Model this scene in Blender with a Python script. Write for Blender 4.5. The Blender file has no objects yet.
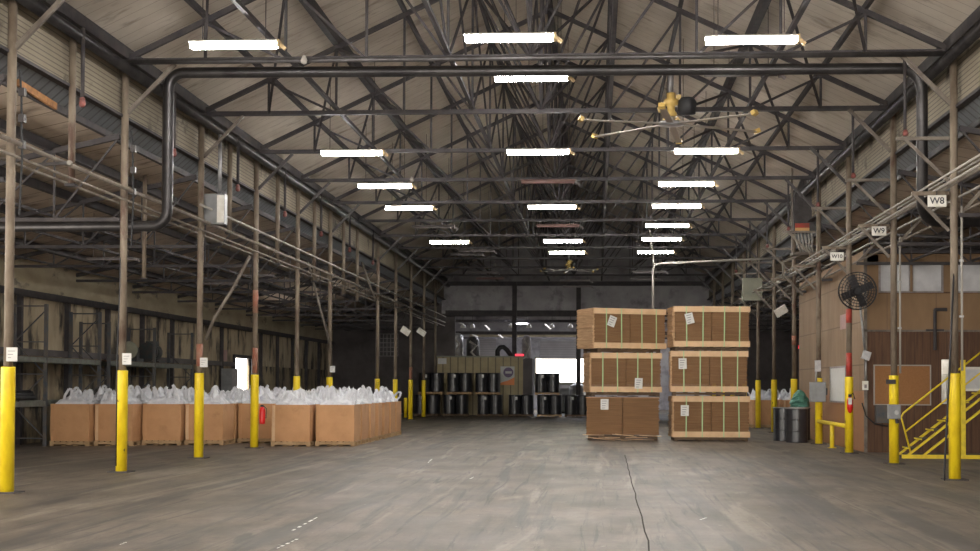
import bpy, math, random
from mathutils import Vector, Matrix
random.seed(7)
S = bpy.context.scene
COL = S.collection
# ------------------------------------------------------------------ camera
F, CH = 1400.0, 1.65
def rotm():
    c, s = math.cos(-.0674), math.sin(-.0674); a = Matrix(((c,-s,0),(s,c,0),(0,0,1)))
    c, s = math.cos(.0236), math.sin(.0236);   b = Matrix(((1,0,0),(0,c,s),(0,-s,c)))
    c, s = math.cos(-.0043), math.sin(-.0043); d = Matrix(((c,0,-s),(0,1,0),(s,0,c)))
    return d @ b @ a
RM = rotm()
cam_d = bpy.data.cameras.new('camera'); cam = bpy.data.objects.new('camera', cam_d); COL.objects.link(cam)
right, fwd, up = RM[0], RM[1], RM[2]
cam.matrix_world = Matrix(((right[0], up[0], -fwd[0], 0), (right[1], up[1], -fwd[1], 0), (right[2], up[2], -fwd[2], CH), (0,0,0,1)))
cam_d.sensor_width = 36; cam_d.lens = F/980*36
cam_d.shift_x = -11.96/980; cam_d.shift_y = 76.91/980; cam_d.clip_end = 500
S.camera = cam
# ------------------------------------------------------------------ world and exposure
W = bpy.data.worlds.new('sky'); S.world = W; W.use_nodes = True
bg = W.node_tree.nodes['Background']; bg.inputs[0].default_value = (1.0, .93, .84, 1); bg.inputs[1].default_value = 4.2
pl = bpy.data.lights.new('sky_portal', 'AREA'); pl.shape = 'RECTANGLE'; pl.size = 29; pl.size_y = 7.6; pl.cycles.is_portal = True
po = bpy.data.objects.new('sky_portal', pl); COL.objects.link(po); po.location = (-1.2, -8, 3.8); po.rotation_euler = (math.pi/2, 0, 0)
for sx, px in ((-1,-15.7),):                                # unseen opening added in the left wall to let daylight into the aisle
    l2 = bpy.data.lights.new('added_opening_portal', 'AREA'); l2.shape = 'RECTANGLE'; l2.size = 22; l2.size_y = 4; l2.cycles.is_portal = True
    o2 = bpy.data.objects.new('added_opening_portal', l2); COL.objects.link(o2); o2.location = (px, 13, 2); o2.rotation_euler = (math.pi/2, 0, -sx*math.pi/2*-1)
al = bpy.data.lights.new('annexe_fill','AREA'); al.shape='RECTANGLE'; al.size=12; al.size_y=1.5; al.energy=600; al.color=(.9,.92,1)
ao = bpy.data.objects.new('annexe_fill', al); COL.objects.link(ao); ao.location=(-1.5,89,6.3)   # fill light added to brighten the annexe, beyond what its strip lamps give
S.view_settings.view_transform = 'Standard'; S.view_settings.look = 'None'
S.view_settings.exposure = 0.95; S.view_settings.gamma = 1; S.view_settings.use_curve_mapping = False
LAMP = 66.0
# ------------------------------------------------------------------ helpers
def at(px, py, X=None, Y=None, Z=None):
    d = RM.transposed() @ Vector(((px-490-11.96)/F, 1, -(py-275.5-76.91)/F))
    t = X/d.x if X is not None else Y/d.y if Y is not None else (Z-CH)/d.z
    return Vector((d.x*t, d.y*t, CH+d.z*t))
class MB:
    def __init__(s): s.v=[]; s.f=[]
    def add(s, vs, fs):
        n=len(s.v); s.v += [tuple(v) for v in vs]; s.f += [tuple(i+n for i in f) for f in fs]; return s
    def box(s, x0,x1,y0,y1,z0,z1):
        return s.add([(x0,y0,z0),(x1,y0,z0),(x1,y1,z0),(x0,y1,z0),(x0,y0,z1),(x1,y0,z1),(x1,y1,z1),(x0,y1,z1)],
                     [(3,2,1,0),(4,5,6,7),(0,1,5,4),(1,2,6,5),(2,3,7,6),(3,0,4,7)])
    def bar(s, p, q, w, h=None, up=(0,0,1)):
        h = h or w; p=Vector(p); q=Vector(q); d=(q-p).normalized(); u=Vector(up)
        if abs(d.dot(u))>.98: u=Vector((0,1,0))
        a=d.cross(u).normalized()*w/2; b=a.cross(d).normalized()*h/2
        return s.add([p-a-b,p+a-b,p+a+b,p-a+b,q-a-b,q+a-b,q+a+b,q-a+b],[(0,1,2,3),(7,6,5,4),(1,0,4,5),(2,1,5,6),(3,2,6,7),(0,3,7,4)])
    def tube(s, pts, r, n=8, r2=None):
        pts=[Vector(p) for p in pts]; m=len(pts); n0=len(s.v); prev=None
        for i,p in enumerate(pts):
            d=((pts[i+1]-p).normalized() if i<m-1 else Vector((0,0,0)))+((p-pts[i-1]).normalized() if i>0 else Vector((0,0,0)))
            if d.length<1e-6: d=Vector((0,0,1))
            d.normalize()
            u = prev if prev is not None else (Vector((0,0,1)) if abs(d.z)<.9 else Vector((1,0,0)))
            a=(u-d*u.dot(d)).normalized(); b=d.cross(a); prev=a
            rr = r if r2 is None else r+(r2-r)*i/(m-1)
            for k in range(n):
                t=2*math.pi*k/n; s.v.append(tuple(p+(a*math.cos(t)+b*math.sin(t))*rr))
        for i in range(m-1):
            for k in range(n):
                k2=(k+1)%n; s.f.append((n0+i*n+k, n0+i*n+k2, n0+(i+1)*n+k2, n0+(i+1)*n+k))
        s.f.append(tuple(n0+k for k in range(n))[::-1]); s.f.append(tuple(n0+(m-1)*n+k for k in range(n)))
        return s
    def lathe(s, prof, cx=0, cy=0, n=20):
        n0=len(s.v); m=len(prof)
        for r,z in prof:
            for k in range(n):
                t=2*math.pi*k/n; s.v.append((cx+r*math.cos(t), cy+r*math.sin(t), z))
        for i in range(m-1):
            for k in range(n):
                k2=(k+1)%n; s.f.append((n0+i*n+k, n0+i*n+k2, n0+(i+1)*n+k2, n0+(i+1)*n+k))
        s.f.append(tuple(n0+k for k in range(n))[::-1]); s.f.append(tuple(n0+(m-1)*n+k for k in range(n)))
        return s
    def build(s, name, mat, parent=None, smooth=False, bevel=0):
        me=bpy.data.meshes.new(name); me.from_pydata(s.v,[],s.f); me.validate(); me.update()
        if smooth:
            for p in me.polygons: p.use_smooth = len(p.vertices)<=4
        me.materials.append(mat)
        o=bpy.data.objects.new(name,me); COL.objects.link(o)
        if parent: o.parent=parent
        if bevel:
            b=o.modifiers.new('bevel','BEVEL'); b.width=bevel; b.segments=2
        return o
def tag(o, label, cat, group=None, kind=None):
    o['label']=label; o['category']=cat
    if group: o['group']=group
    if kind: o['kind']=kind
    return o
def thing(name, loc, label, cat, group=None, rz=0):
    o=bpy.data.objects.new(name,None); COL.objects.link(o); o.location=loc; o.rotation_euler=(0,0,rz); o.empty_display_size=.2
    return tag(o,label,cat,group)
def struct(o): o['kind']='structure'; return o
def kids(o): return [c for c in list(COL.objects) if c.parent==o]
def dup(root, loc=None, rz=None, label=None, group=None, extra=()):
    def rec(o,parent):
        c=o.copy(); COL.objects.link(c)
        if parent: c.parent=parent
        for ch in TREE.get(o,[]):
            rec(ch,c)
        return c
    r=rec(root,None)
    if loc is not None: r.location=loc
    if rz is not None: r.rotation_euler=(0,0,rz)
    if label: r['label']=label
    if group: r['group']=group
    return r
TREE={}
def remember(root):
    ks=kids(root); TREE[root]=ks
    for k in ks: remember(k)
    return root
ORD=['first','second','third','fourth','fifth','sixth','seventh','eighth','ninth','tenth','eleventh','twelfth','thirteenth','fourteenth']
# ------------------------------------------------------------------ materials
def mat(name, c1, c2=None, scale=3, rough=.7, metal=0, stretch=(1,1,1), lo=.35, hi=.65, c3=None, scale3=1.2, lo3=.55, hi3=.7, stretch3=None,
        bump=0, bscale=20, rnd=True, emit=None, spec=.5, bands=None, detail=5):
    m=bpy.data.materials.new(name); m.use_nodes=True; nt=m.node_tree; N=nt.nodes; L=nt.links
    b=N['Principled BSDF']; b.inputs['Roughness'].default_value=rough; b.inputs['Metallic'].default_value=metal
    b.inputs['Specular IOR Level'].default_value=spec
    b.inputs['Base Color'].default_value=(*c1,1)
    if emit:
        b.inputs['Emission Color'].default_value=(*emit[0],1); b.inputs['Emission Strength'].default_value=emit[1]
    if not (c2 or bump or bands): return m
    tc=N.new('ShaderNodeTexCoord'); vec=tc.outputs['Object']
    if rnd:
        oi=N.new('ShaderNodeObjectInfo'); mu=N.new('ShaderNodeMath'); mu.operation='MULTIPLY'; mu.inputs[1].default_value=37
        L.new(oi.outputs['Random'],mu.inputs[0]); ad=N.new('ShaderNodeVectorMath'); ad.operation='ADD'
        L.new(vec,ad.inputs[0]); L.new(mu.outputs[0],ad.inputs[1]); vec=ad.outputs[0]
    def noise(sc,st):
        mp=N.new('ShaderNodeMapping'); mp.inputs['Scale'].default_value=st; L.new(vec,mp.inputs[0])
        n=N.new('ShaderNodeTexNoise'); n.inputs['Scale'].default_value=sc; n.inputs['Detail'].default_value=detail; n.inputs['Roughness'].default_value=.6
        L.new(mp.outputs[0],n.inputs['Vector']); return n.outputs['Fac']
    def mixc(fac,a,bc,lo,hi):
        r=N.new('ShaderNodeMapRange'); r.inputs[1].default_value=lo; r.inputs[2].default_value=hi; L.new(fac,r.inputs[0])
        mx=N.new('ShaderNodeMix'); mx.data_type='RGBA'; L.new(r.outputs[0],mx.inputs[0])
        if isinstance(a,tuple): mx.inputs[6].default_value=(*a,1)
        else: L.new(a,mx.inputs[6])
        mx.inputs[7].default_value=(*bc,1); return mx.outputs[2]
    out=c1
    if c2: out=mixc(noise(scale,stretch),c1,c2,lo,hi)
    if c3: out=mixc(noise(scale3,stretch3 or stretch),out,c3,lo3,hi3)
    hgt=None
    if bands:       # (axis, period, dark colour, width fraction)  seams between boards or corrugation
        ax,per,dc,wf=bands; sp=N.new('ShaderNodeSeparateXYZ'); L.new(tc.outputs['Object'],sp.inputs[0])
        dv=N.new('ShaderNodeMath'); dv.operation='DIVIDE'; dv.inputs[1].default_value=per; L.new(sp.outputs[ax],dv.inputs[0])
        fr=N.new('ShaderNodeMath'); fr.operation='FRACT'; L.new(dv.outputs[0],fr.inputs[0])
        lt=N.new('ShaderNodeMath'); lt.operation='LESS_THAN'; lt.inputs[1].default_value=wf; L.new(fr.outputs[0],lt.inputs[0])
        out=mixc(lt.outputs[0],out,dc,0,1.0); hgt=lt.outputs[0]
    if not isinstance(out,tuple): L.new(out,b.inputs['Base Color'])
    if bump:
        bp=N.new('ShaderNodeBump'); bp.inputs['Strength'].default_value=bump; bp.inputs['Distance'].default_value=.02
        L.new(noise(bscale,stretch),bp.inputs['Height']); L.new(bp.outputs[0],b.inputs['Normal'])
    return m
M={}
M['steel_dark']=mat('dark_steel',(.030,.027,.032),(.055,.047,.046),4,.75,0)
M['steel_mid']=mat('grey_steel',(.09,.085,.085),(.05,.045,.045),3,.45,.5)
M['pipe_dark']=mat('dark_pipe',(.06,.056,.055),(.03,.028,.03),2,.38,.6)
M['pipe_light']=mat('weathered_pipe',(.19,.165,.135),(.10,.08,.065),3,.6,.1)
M['galv']=mat('galvanised',(.42,.42,.42),(.26,.26,.27),5,.4,.6)
M['post']=mat('worn_cream_paint',(.215,.175,.13),(.125,.092,.066),6,.65,0,(1,1,.35),.38,.66,(.09,.05,.035),3.5,.58,.68,(1,1,.3),bump=.2)
M['yellow']=mat('yellow_paint',(.80,.60,.015),(.62,.42,.01),5,.45,0,(1,1,.4),.45,.7,(.10,.07,.03),7,.66,.72,(1,1,.5))
M['yellow_plain']=mat('yellow_rail_paint',(.72,.55,.02),(.45,.32,.02),6,.5,0,lo=.5,hi=.8)
M['red']=mat('red_paint',(.42,.03,.02),(.25,.05,.03),7,.55)
M['rust']=mat('rust_paint',(.26,.085,.05),(.24,.14,.095),8,.7)
M['red_ext']=mat('extinguisher_red',(.55,.01,.01),rough=.3)
M['white_paper']=mat('paper',(.55,.545,.53),(.6,.6,.57),9,.7)
M['ink']=mat('ink',(.06,.06,.07),rough=.7)
M['seam']=mat('dirty_joint',(.035,.03,.026),rough=.95,spec=.1)
M['white_paint']=mat('white_enamel',(.75,.74,.70),(.6,.57,.5),6,.4)
M['dim_enamel']=mat('dusty_enamel',(.30,.27,.27),(.2,.18,.18),6,.6)
M['pink_enamel']=mat('dusty_pink_enamel',(.42,.24,.22),(.3,.2,.19),6,.6)
M['socket']=mat('warm_lit_socket',(.65,.48,.25),(.4,.28,.15),20,.5)  # warm lamplight on the end sockets put into their colour
M['lamp']=mat('lit_tube',(1,1,1),emit=((1,.97,.93),LAMP))
M['lamp_green']=mat('lit_tube_green',(1,1,1),emit=((.86,1,.72),LAMP*.6))
M['lamp_small']=mat('distant_lamp',(1,1,1),emit=((.9,.9,1),14))
M['kraft']=mat('kraft_board',(.47,.255,.12),(.41,.215,.098),2.5,.75,0,lo=.4,hi=.7,c3=(.34,.175,.08),scale3=2,lo3=.6,hi3=.75)
M['kraft_light']=mat('pale_kraft_board',(.60,.41,.245),(.50,.33,.19),3,.75,0,lo=.4,hi=.7)
M['kraft_stack']=mat('stacked_board_edges',(.165,.085,.036),(.26,.145,.066),4,.85,0,(.35,.35,14),.38,.75)
M['kraft_side']=mat('jagged_board_edges',(.56,.37,.21),(.34,.20,.10),4,.85,0,(.5,.5,14),.35,.7)
M['strap']=mat('green_strap',(.34,.50,.25),rough=.5)
M['wood']=mat('pallet_wood',(.42,.28,.15),(.28,.18,.09),3,.8,0,(1,6,1))
M['wood_dark']=mat('dark_pallet_wood',(.13,.085,.05),(.08,.05,.03),3,.8,0,(1,6,1))
M['bag']=mat('white_woven_plastic',(.66,.67,.70),(.50,.51,.55),5,.55,bump=.5,bscale=9)
M['drum']=mat('black_gloss_drum',(.012,.013,.016),(.025,.025,.03),3,.30,0,spec=.7)
M['drum_ring']=mat('drum_ring',(.45,.45,.45),rough=.3,metal=.8)
M['ply']=mat('light_plywood',(.235,.148,.08),(.19,.117,.063),2,.85,0,(1,1,.3),bands=(0,1.22,(.16,.10,.06),.02))
M['ply_dark']=mat('dark_panelling',(.120,.062,.034),(.075,.038,.022),5,.85,0,(3,3,.25),bands=(0,.2,(.05,.027,.018),.06))
M['ply_side']=mat('side_plywood',(.245,.165,.10),(.19,.125,.072),2,.85,0,(1,1,.3),bands=(2,1.1,(.14,.09,.05),.03))
M['ply_orange']=mat('orange_plywood',(.26,.125,.055),(.26,.12,.05),3,.7,0,(1,1,.3))
M['cork']=mat('cork',(.29,.14,.055),(.25,.115,.042),30,.9)
M['grey_box']=mat('grey_enamel',(.22,.225,.23),(.17,.175,.18),4,.45)
M['green_grey']=mat('olive_grey_sheet',(.23,.23,.17),(.17,.17,.13),3,.6)
M['rack']=mat('rack_blue_grey',(.045,.055,.07),(.09,.075,.06),5,.6)
M['rack_beam']=mat('rack_green_grey',(.13,.145,.12),(.09,.085,.07),4,.6)
M['machine']=mat('machine_dark_teal',(.03,.045,.05),(.06,.05,.045),6,.45,.3)
M['black']=mat('matt_black',(.012,.012,.014),rough=.6)
M['glass_white']=mat('milky_window',(.62,.62,.63),(.48,.48,.50),2,.15)
M['booth']=mat('tan_corrugated',(.36,.29,.15),(.29,.23,.12),3,.55,bands=(0,.42,(.12,.095,.05),.14))
M['orange']=mat('orange_sheet',(.75,.24,.06),rough=.5)
M['purple']=mat('purple_print',(.10,.06,.14),rough=.5)
M['fan_yellow']=mat('fan_yellow_casting',(.50,.34,.10),(.38,.26,.08),5,.45)
M['blade']=mat('fan_blade_alloy',(.33,.30,.27),rough=.35,metal=.6)
M['green_cloth']=mat('green_bag',(.06,.20,.14),(.03,.10,.08),8,.6)
M['hose']=mat('pale_hose',(.31,.29,.26),rough=.5)
M['red_glow']=mat('red_lit_sign',(.6,.03,.04),emit=((1,.05,.08),.9))
M['orange_tape']=mat('orange_timber',(.42,.20,.07),(.25,.12,.05),8,.85)
M['pink_valve']=mat('faded_red_fitting',(.22,.06,.05),(.12,.05,.045),9,.6)
M['amber']=mat('amber_sign',(.60,.34,.12),rough=.6)
M['wall_cream']=mat('stained_cream_wall',(.46,.38,.26),(.33,.265,.175),.9,.85,0,(1,1,.6),.4,.65,(.045,.038,.032),1.1,.50,.60,(1,1,.4),detail=9)
M['wall_cream_low']=mat('heavily_stained_wall',(.36,.29,.18),(.22,.17,.11),1.2,.85,0,(1,1,.5),.35,.6,(.03,.026,.022),1.6,.47,.6,(1,1,.45),detail=9)
M['siding']=mat('cream_lap_siding',(.29,.25,.185),(.23,.195,.14),1.2,.85,0,(1,1,1),.4,.7,(.055,.045,.036),1.3,.57,.68,(1,1.0,1.2),bands=(2,.085,(.13,.11,.08),.22),detail=8)
M['soffit']=mat('corrugated_grey_soffit',(.17,.185,.20),(.12,.13,.14),2,.5,.2,bands=(1,.3,(.07,.075,.08),.2))
M['header']=mat('cream_header',(.40,.34,.23),(.28,.23,.16),1.5,.8,0,(1,.4,1),.4,.7,(.12,.10,.08),2,.6,.7)
M['wall_dark']=mat('dark_back_wall',(.42,.41,.42),(.30,.285,.30),.8,.85,0,(1,1,1),.35,.65,(.18,.17,.18),1.3,.52,.7)
M['wall_brown']=mat('dark_brown_wall',(.13,.115,.115),(.08,.07,.07),.9,.85)
M['shutter']=mat('grey_roller_shutter',(.30,.28,.27),(.24,.22,.22),1,.6,bands=(2,.16,(.15,.14,.14),.14))
M['ceil']=mat('stained_board_ceiling',(.62,.555,.47),(.49,.425,.35),.6,.85,0,(1,1,1),.35,.65,(.30,.245,.19),.9,.56,.70,(1,2.2,1),bands=(1,.425,(.36,.30,.24),.05),detail=8)
M['ceil_low']=mat('brown_board_ceiling',(.60,.50,.40),(.46,.38,.30),.8,.85,0,(1,1,1),.35,.65,(.20,.15,.12),1.1,.54,.7,(1,1.5,1),bands=(1,.85,(.2,.16,.12),.05),detail=8)
def floor_mat():
    m=bpy.data.materials.new('concrete_floor'); m.use_nodes=True; nt=m.node_tree; N=nt.nodes; L=nt.links; b=N['Principled BSDF']
    tc=N.new('ShaderNodeTexCoord')
    def nz(sc,st,rot=0,dt=8,w=0,rg=.6):
        mp=N.new('ShaderNodeMapping'); mp.inputs['Scale'].default_value=st; mp.inputs['Rotation'].default_value=(0,0,rot); L.new(tc.outputs['Object'],mp.inputs[0])
        n=N.new('ShaderNodeTexNoise'); n.inputs['Scale'].default_value=sc; n.inputs['Detail'].default_value=dt; n.inputs['Roughness'].default_value=rg; n.inputs['Distortion'].default_value=w
        L.new(mp.outputs[0],n.inputs['Vector']); return n.outputs['Fac']
    def mix(fac,lo,hi,a,c,amt=1):
        r=N.new('ShaderNodeMapRange'); r.inputs[1].default_value=lo; r.inputs[2].default_value=hi; r.inputs[4].default_value=amt; L.new(fac,r.inputs[0])
        x=N.new('ShaderNodeMix'); x.data_type='RGBA'; L.new(r.outputs[0],x.inputs[0])
        if isinstance(a,tuple): x.inputs[6].default_value=(*a,1)
        else: L.new(a,x.inputs[6])
        x.inputs[7].default_value=(*c,1); return x.outputs[2]
    c=mix(nz(.35,(1,.6,1)),.35,.65,(.088,.070,.052),(.155,.125,.093))
    c=mix(nz(1.6,(1,.5,1)),.42,.62,c,(.072,.057,.043),.8)
    c=mix(nz(1.1,(2.2,.09,1),.05,6,.6),.54,.66,c,(.045,.039,.034),.85)      # tyre tracks along the hall
    c=mix(nz(.8,(2.0,.12,1),-.35,6,.8),.56,.64,c,(.048,.042,.037),.8)        # tracks turning off
    c=mix(nz(.9,(1.6,.14,1),.5,6,.8),.57,.66,c,(.235,.20,.155),.6)
    c=mix(nz(2.6,(2.4,.10,1),.22,10,.9,.7),.55,.62,c,(.028,.024,.020),.75)
    c=mix(nz(14,(1,.6,1),0,8,0,.75),.5,.75,c,(.045,.038,.032),.6)
    c=mix(nz(3.0,(1,1,1),0,12,0,.75),.55,.72,c,(.040,.035,.030),.7)
    c=mix(nz(9,(1,1,1),0,4,0,.7),.66,.72,c,(.42,.40,.36),.6)               # pale flecks
    L.new(c,b.inputs['Base Color'])
    r=N.new('ShaderNodeMapRange'); r.inputs[3].default_value=.42; r.inputs[4].default_value=.72; L.new(nz(1.2,(1,.4,1)),r.inputs[0]); L.new(r.outputs[0],b.inputs['Roughness'])
    bp=N.new('ShaderNodeBump'); bp.inputs['Strength'].default_value=.25; bp.inputs['Distance'].default_value=.01; L.new(nz(6,(1,1,1),0,8),bp.inputs['Height']); L.new(bp.outputs[0],b.inputs['Normal'])
    return m
M['floor']=floor_mat()
# ------------------------------------------------------------------ dimensions
XL, XR, XC = -8.86, 6.39, -1.235
Y0, BAY = 20.59, 5.1
ZC, SL = 7.71, .47                    # bottom chord level, roof slope
XWL, XWR = -15.6, 13.6
YF, YB = -8, 82.0
cy = lambda n: Y0+BAY*n
# ------------------------------------------------------------------ structure
struct(MB().box(XWL-.3,XWR+.3,YF,YB+18,-.3,0).build('floor',M['floor']))
m=MB()                                                     # main roof, two slopes
e=.42; hw=XR-XC+.25; zr=ZC+e+SL*(XR-XC); ze=zr-SL*hw
m.add([(XC-hw,YF,ze),(XC,YF,zr),(XC,YB,zr),(XC-hw,YB,ze),(XC-hw,YF,ze+.12),(XC,YF,zr+.12),(XC,YB,zr+.12),(XC-hw,YB,ze+.12)],[(0,1,2,3),(4,7,6,5),(0,4,5,1),(3,2,6,7),(0,3,7,4),(1,5,6,2)])
m.add([(XC,YF,zr),(XC+hw,YF,ze),(XC+hw,YB,ze),(XC,YB,zr),(XC,YF,zr+.12),(XC+hw,YF,ze+.12),(XC+hw,YB,ze+.12),(XC,YB,zr+.12)],[(0,1,2,3),(4,7,6,5),(0,4,5,1),(3,2,6,7),(0,3,7,4),(1,5,6,2)])
struct(m.build('ceiling',M['ceil']))
def slab(x0,z0,x1,z1,t=.1):
    return MB().add([(x0,YF,z0),(x1,YF,z1),(x1,YB,z1),(x0,YB,z0),(x0,YF,z0+t),(x1,YF,z1+t),(x1,YB,z1+t),(x0,YB,z0+t)],[(0,1,2,3),(4,7,6,5),(0,4,5,1),(3,2,6,7),(0,3,7,4),(1,5,6,2)])
struct(slab(XWL-.1,5.05,XL-.42,6.46).build('ceiling',M['ceil_low']))
struct(slab(XR+.42,6.46,XWR+.1,5.0).build('ceiling',M['ceil_low']))
# clerestory bands and soffits
struct(MB().box(XL-.22,XL-.14,YF,YB,6.70,8.05).build('wall_left_upper',M['siding']))
struct(MB().box(XR+.14,XR+.22,YF,YB,6.70,8.05).build('wall_right_upper',M['siding']))
def soff(x0,x1):
    return MB().add([(x0,YF,6.70),(x0,YB,6.70),(x1,YB,6.44),(x1,YF,6.44),(x0,YF,6.76),(x0,YB,6.76),(x1,YB,6.50),(x1,YF,6.50)],[(0,1,2,3),(4,7,6,5),(0,4,5,1),(2,6,7,3),(1,5,6,2),(0,3,7,4)])
struct(soff(XL-.14,XL-.44).build('trim_1',M['soffit'])); struct(soff(XR+.14,XR+.44).build('trim_2',M['soffit']))
struct(MB().box(XL-.16,XL-.02,YF,YB,6.66,6.71).build('trim_3',M['steel_dark'])); struct(MB().box(XR+.02,XR+.16,YF,YB,6.66,6.71).build('trim_4',M['steel_dark']))
struct(MB().box(XL-.48,XL-.40,YF,YB,6.34,6.46).build('trim_5',M['steel_dark'])); struct(MB().box(XR+.40,XR+.48,YF,YB,6.34,6.46).build('trim_6',M['steel_dark']))
# left wall with the doorway
DY0,DY1,DZ=59.4,62.5,2.8
m=MB().box(XWL-.2,XWL,YF,24,4,4.2).box(XWL-.2,XWL,24,DY0,2.5,4.2).box(XWL-.2,XWL,DY1,YB,2.5,4.2).box(XWL-.2,XWL,DY0,DY1,DZ,4.2)
struct(m.build('wall_left',M['wall_cream']))
m=MB().box(XWL-.2,XWL,YF,2,0,4).box(XWL-.2,XWL,24,DY0,0,2.5).box(XWL-.2,XWL,DY1,YB,0,2.5)  # unseen near stretch left open for the added side daylight
struct(m.build('wall_left',M['wall_cream_low']))
struct(MB().box(XWL-.2,XWL+.03,YF,YB,4.2,5.2).build('wall_left_upper',M['header']))
struct(MB().box(XWL,XWL+.14,YF,YB,4.02,4.2).build('trim_7',M['steel_dark']))
struct(MB().box(XWL,XWL+.12,24,DY0-.1,2.42,2.6).build('trim_8',M['wall_brown']))
m=MB()
y=30.0
while y<YB-1:
    if not (DY0-.2<y<DY1+.2): m.box(XWL+.001,XWL+.14,y-.07,y+.07,0,4.02)
    y+=3.4
struct(m.build('trim_9',M['steel_dark']))
struct(MB().box(XWL-.1,XWL+.1,DY0-.14,DY0,0,DZ).box(XWL-.1,XWL+.1,DY1,DY1+.14,0,DZ).box(XWL-.1,XWL+.1,DY0-.14,DY1+.14,DZ,DZ+.14).build('door_1',M['steel_dark']))
struct(MB().box(XWR,XWR+.2,YF,YB+18,0,5.3).build('wall_right',M['wall_brown']))
# back wall: gable and header above the wide opening, side returns
G=5.87
m=MB().add([(XC-hw,YB,G),(XC+hw,YB,G),(XC+hw,YB,ze),(XC,YB,zr),(XC-hw,YB,ze),(XC-hw,YB+.25,G),(XC+hw,YB+.25,G),(XC+hw,YB+.25,ze),(XC,YB+.25,zr),(XC-hw,YB+.25,ze)],
  [(0,1,2,3,4),(9,8,7,6,5),(0,5,6,1),(1,6,7,2),(2,7,8,3),(3,8,9,4),(4,9,5,0)])
struct(m.build('wall_back',M['wall_dark']))
struct(MB().box(XWL,XC-hw,YB,YB+.25,0,6.3).box(XC+hw,XWR,YB,YB+.25,0,6.3).box(XC-hw,XL+.55,YB,YB+.25,0,G).build('wall_back',M['wall_brown']))
struct(MB().box(XL,XR,YB-.2,YB-.02,5.7,6.05).build('trim_10',M['steel_dark']))
struct(MB().box(XL,XR,YB-.2,YB-.02,7.5,7.75).build('trim_11',M['steel_dark']))
for k,px in enumerate((514.5,578.5)):
    p=at(px,330,Y=YB-.3); struct(MB().box(p.x-.13,p.x+.13,YB-.5,YB-.22,0,7.7).build('trim_%d'%(12+k),M['steel_dark']))
# annexe beyond the opening
YA=98.0
w0=at(536,382,Y=YA); w1=at(584,358.5,Y=YA)
wx0,wx1,wz0,wz1=w0.x,w1.x,w0.z,w1.z
m=MB().box(XWL,wx0,YA,YA+.2,0,6.6).box(wx1,XWR,YA,YA+.2,0,6.6).box(wx0,wx1,YA,YA+.2,0,wz0).box(wx0,wx1,YA,YA+.2,wz1,6.6)
struct(m.build('wall_back',M['wall_dark']))
struct(MB().box(XWL,XWR,YB+.25,YA+.2,6.6,6.75).build('ceiling',M['wall_brown']))
struct(MB().box(XWL-.2,XWL,YB,YA+.2,0,6.6).build('wall_left',M['wall_brown']))
struct(MB().box(wx0-.1,wx1+.1,YA-.06,YA,wz1,wz1+.1).box(wx0-.1,wx0,YA-.06,YA,wz0,wz1).box(wx1,wx1+.1,YA-.06,YA,wz0,wz1).box(wx0-.1,wx1+.1,YA-.12,YA,wz0-.18,wz0).build('window_1',M['green_grey']))
a=at(540,359,Y=YA-.1); b=at(581,341,Y=YA-.1)
struct(MB().box(a.x,b.x,YA-.1,YA-.02,a.z,b.z).build('door_2',M['shutter']))
a=at(468,360,Y=YA-.1); b=at(496,338,Y=YA-.1)
struct(MB().box(a.x,b.x,YA-.1,YA-.02,a.z,b.z).build('door_3',M['shutter']))
struct(MB().box(XL,XR,YA-.5,YA-.3,5.0,5.2).build('trim_14',M['header']))
# floor seam
p=at(625,455,Z=0); q=at(650,551,Z=0); m=MB(); pts=[]
for i in range(22):
    t=i/21; pts.append(p.lerp(q,t)+Vector((random.uniform(-.012,.012),0,0)))
pts.append(q+(q-p)*.3)
for i in range(len(pts)-1):
    a,b=pts[i],pts[i+1]; m.add([(a.x-.009,a.y,.002),(a.x+.009,a.y,.002),(b.x+.009,b.y,.002),(b.x-.009,b.y,.002)],[(0,3,2,1)])
o=struct(m.build('floor_crack',M['seam']))
m=MB()
for x0,y0,x1,y1 in ((276,549,300,538),(292,531,318,517),(428,463,432,459),(470,479,474,477),(120,545,127,542),(700,520,706,518)):
    a=at(x0,y0,Z=0); b=at(x1,y1,Z=0); d=(b-a); L_=max(.1,d.length); n_=Vector((-d.y,d.x,0)).normalized()*.02
    for i in range(5):
        t0=i/5+random.uniform(0,.05); t1=t0+random.uniform(.06,.15); p0=a+d*t0; p1=a+d*t1; j=n_*random.uniform(.4,1)
        m.add([(p0.x-j.x,p0.y-j.y,.003),(p1.x-j.x,p1.y-j.y,.003),(p1.x+j.x,p1.y+j.y,.003),(p0.x+j.x,p0.y+j.y,.003)],[(0,1,2,3)])
struct(m.build('floor_paint_marks',M['white_paint']))
# ------------------------------------------------------------------ steelwork
P=(XR-XL)/10
def make_truss():
    t=thing('roof_truss',(XC,cy(0),ZC),'','roof truss','dark steel roof trusses spanning the hall')
    MB().box(-5*P-.05,5*P+.05,-.07,.07,-.04,.05).build('bottom_chord',M['steel_dark'],t)
    for s in(-1,1):
        MB().bar((s*5*P,0,.04),(0,0,SL*5*P+.04),.10,.10,(0,1,0)).build('top_chord',M['steel_dark'],t)
        for k in range(1,5):
            x=s*(5-k)*P; MB().bar((x,0,0),(x,0,SL*P*k),.05,.05).build('vertical',M['steel_dark'],t)
            x2=s*(5-k-1)*P; MB().bar((x,.03,SL*P*k),(x2,.03,0),.05,.055,(0,1,0)).build('diagonal',M['steel_dark'],t)
    MB().bar((0,0,0),(0,0,SL*P*5),.07,.07).build('vertical',M['steel_dark'],t)
    return remember(t)
tr=make_truss()
for n in range(0,12):
    o=tr if n==0 else dup(tr,(XC,cy(n),ZC))
    o['label']=('dark steel roof truss nearest the camera, at the top of the view' if n==0 else 'dark steel roof truss spanning the hall, %s one back from the camera'%ORD[n])
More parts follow.
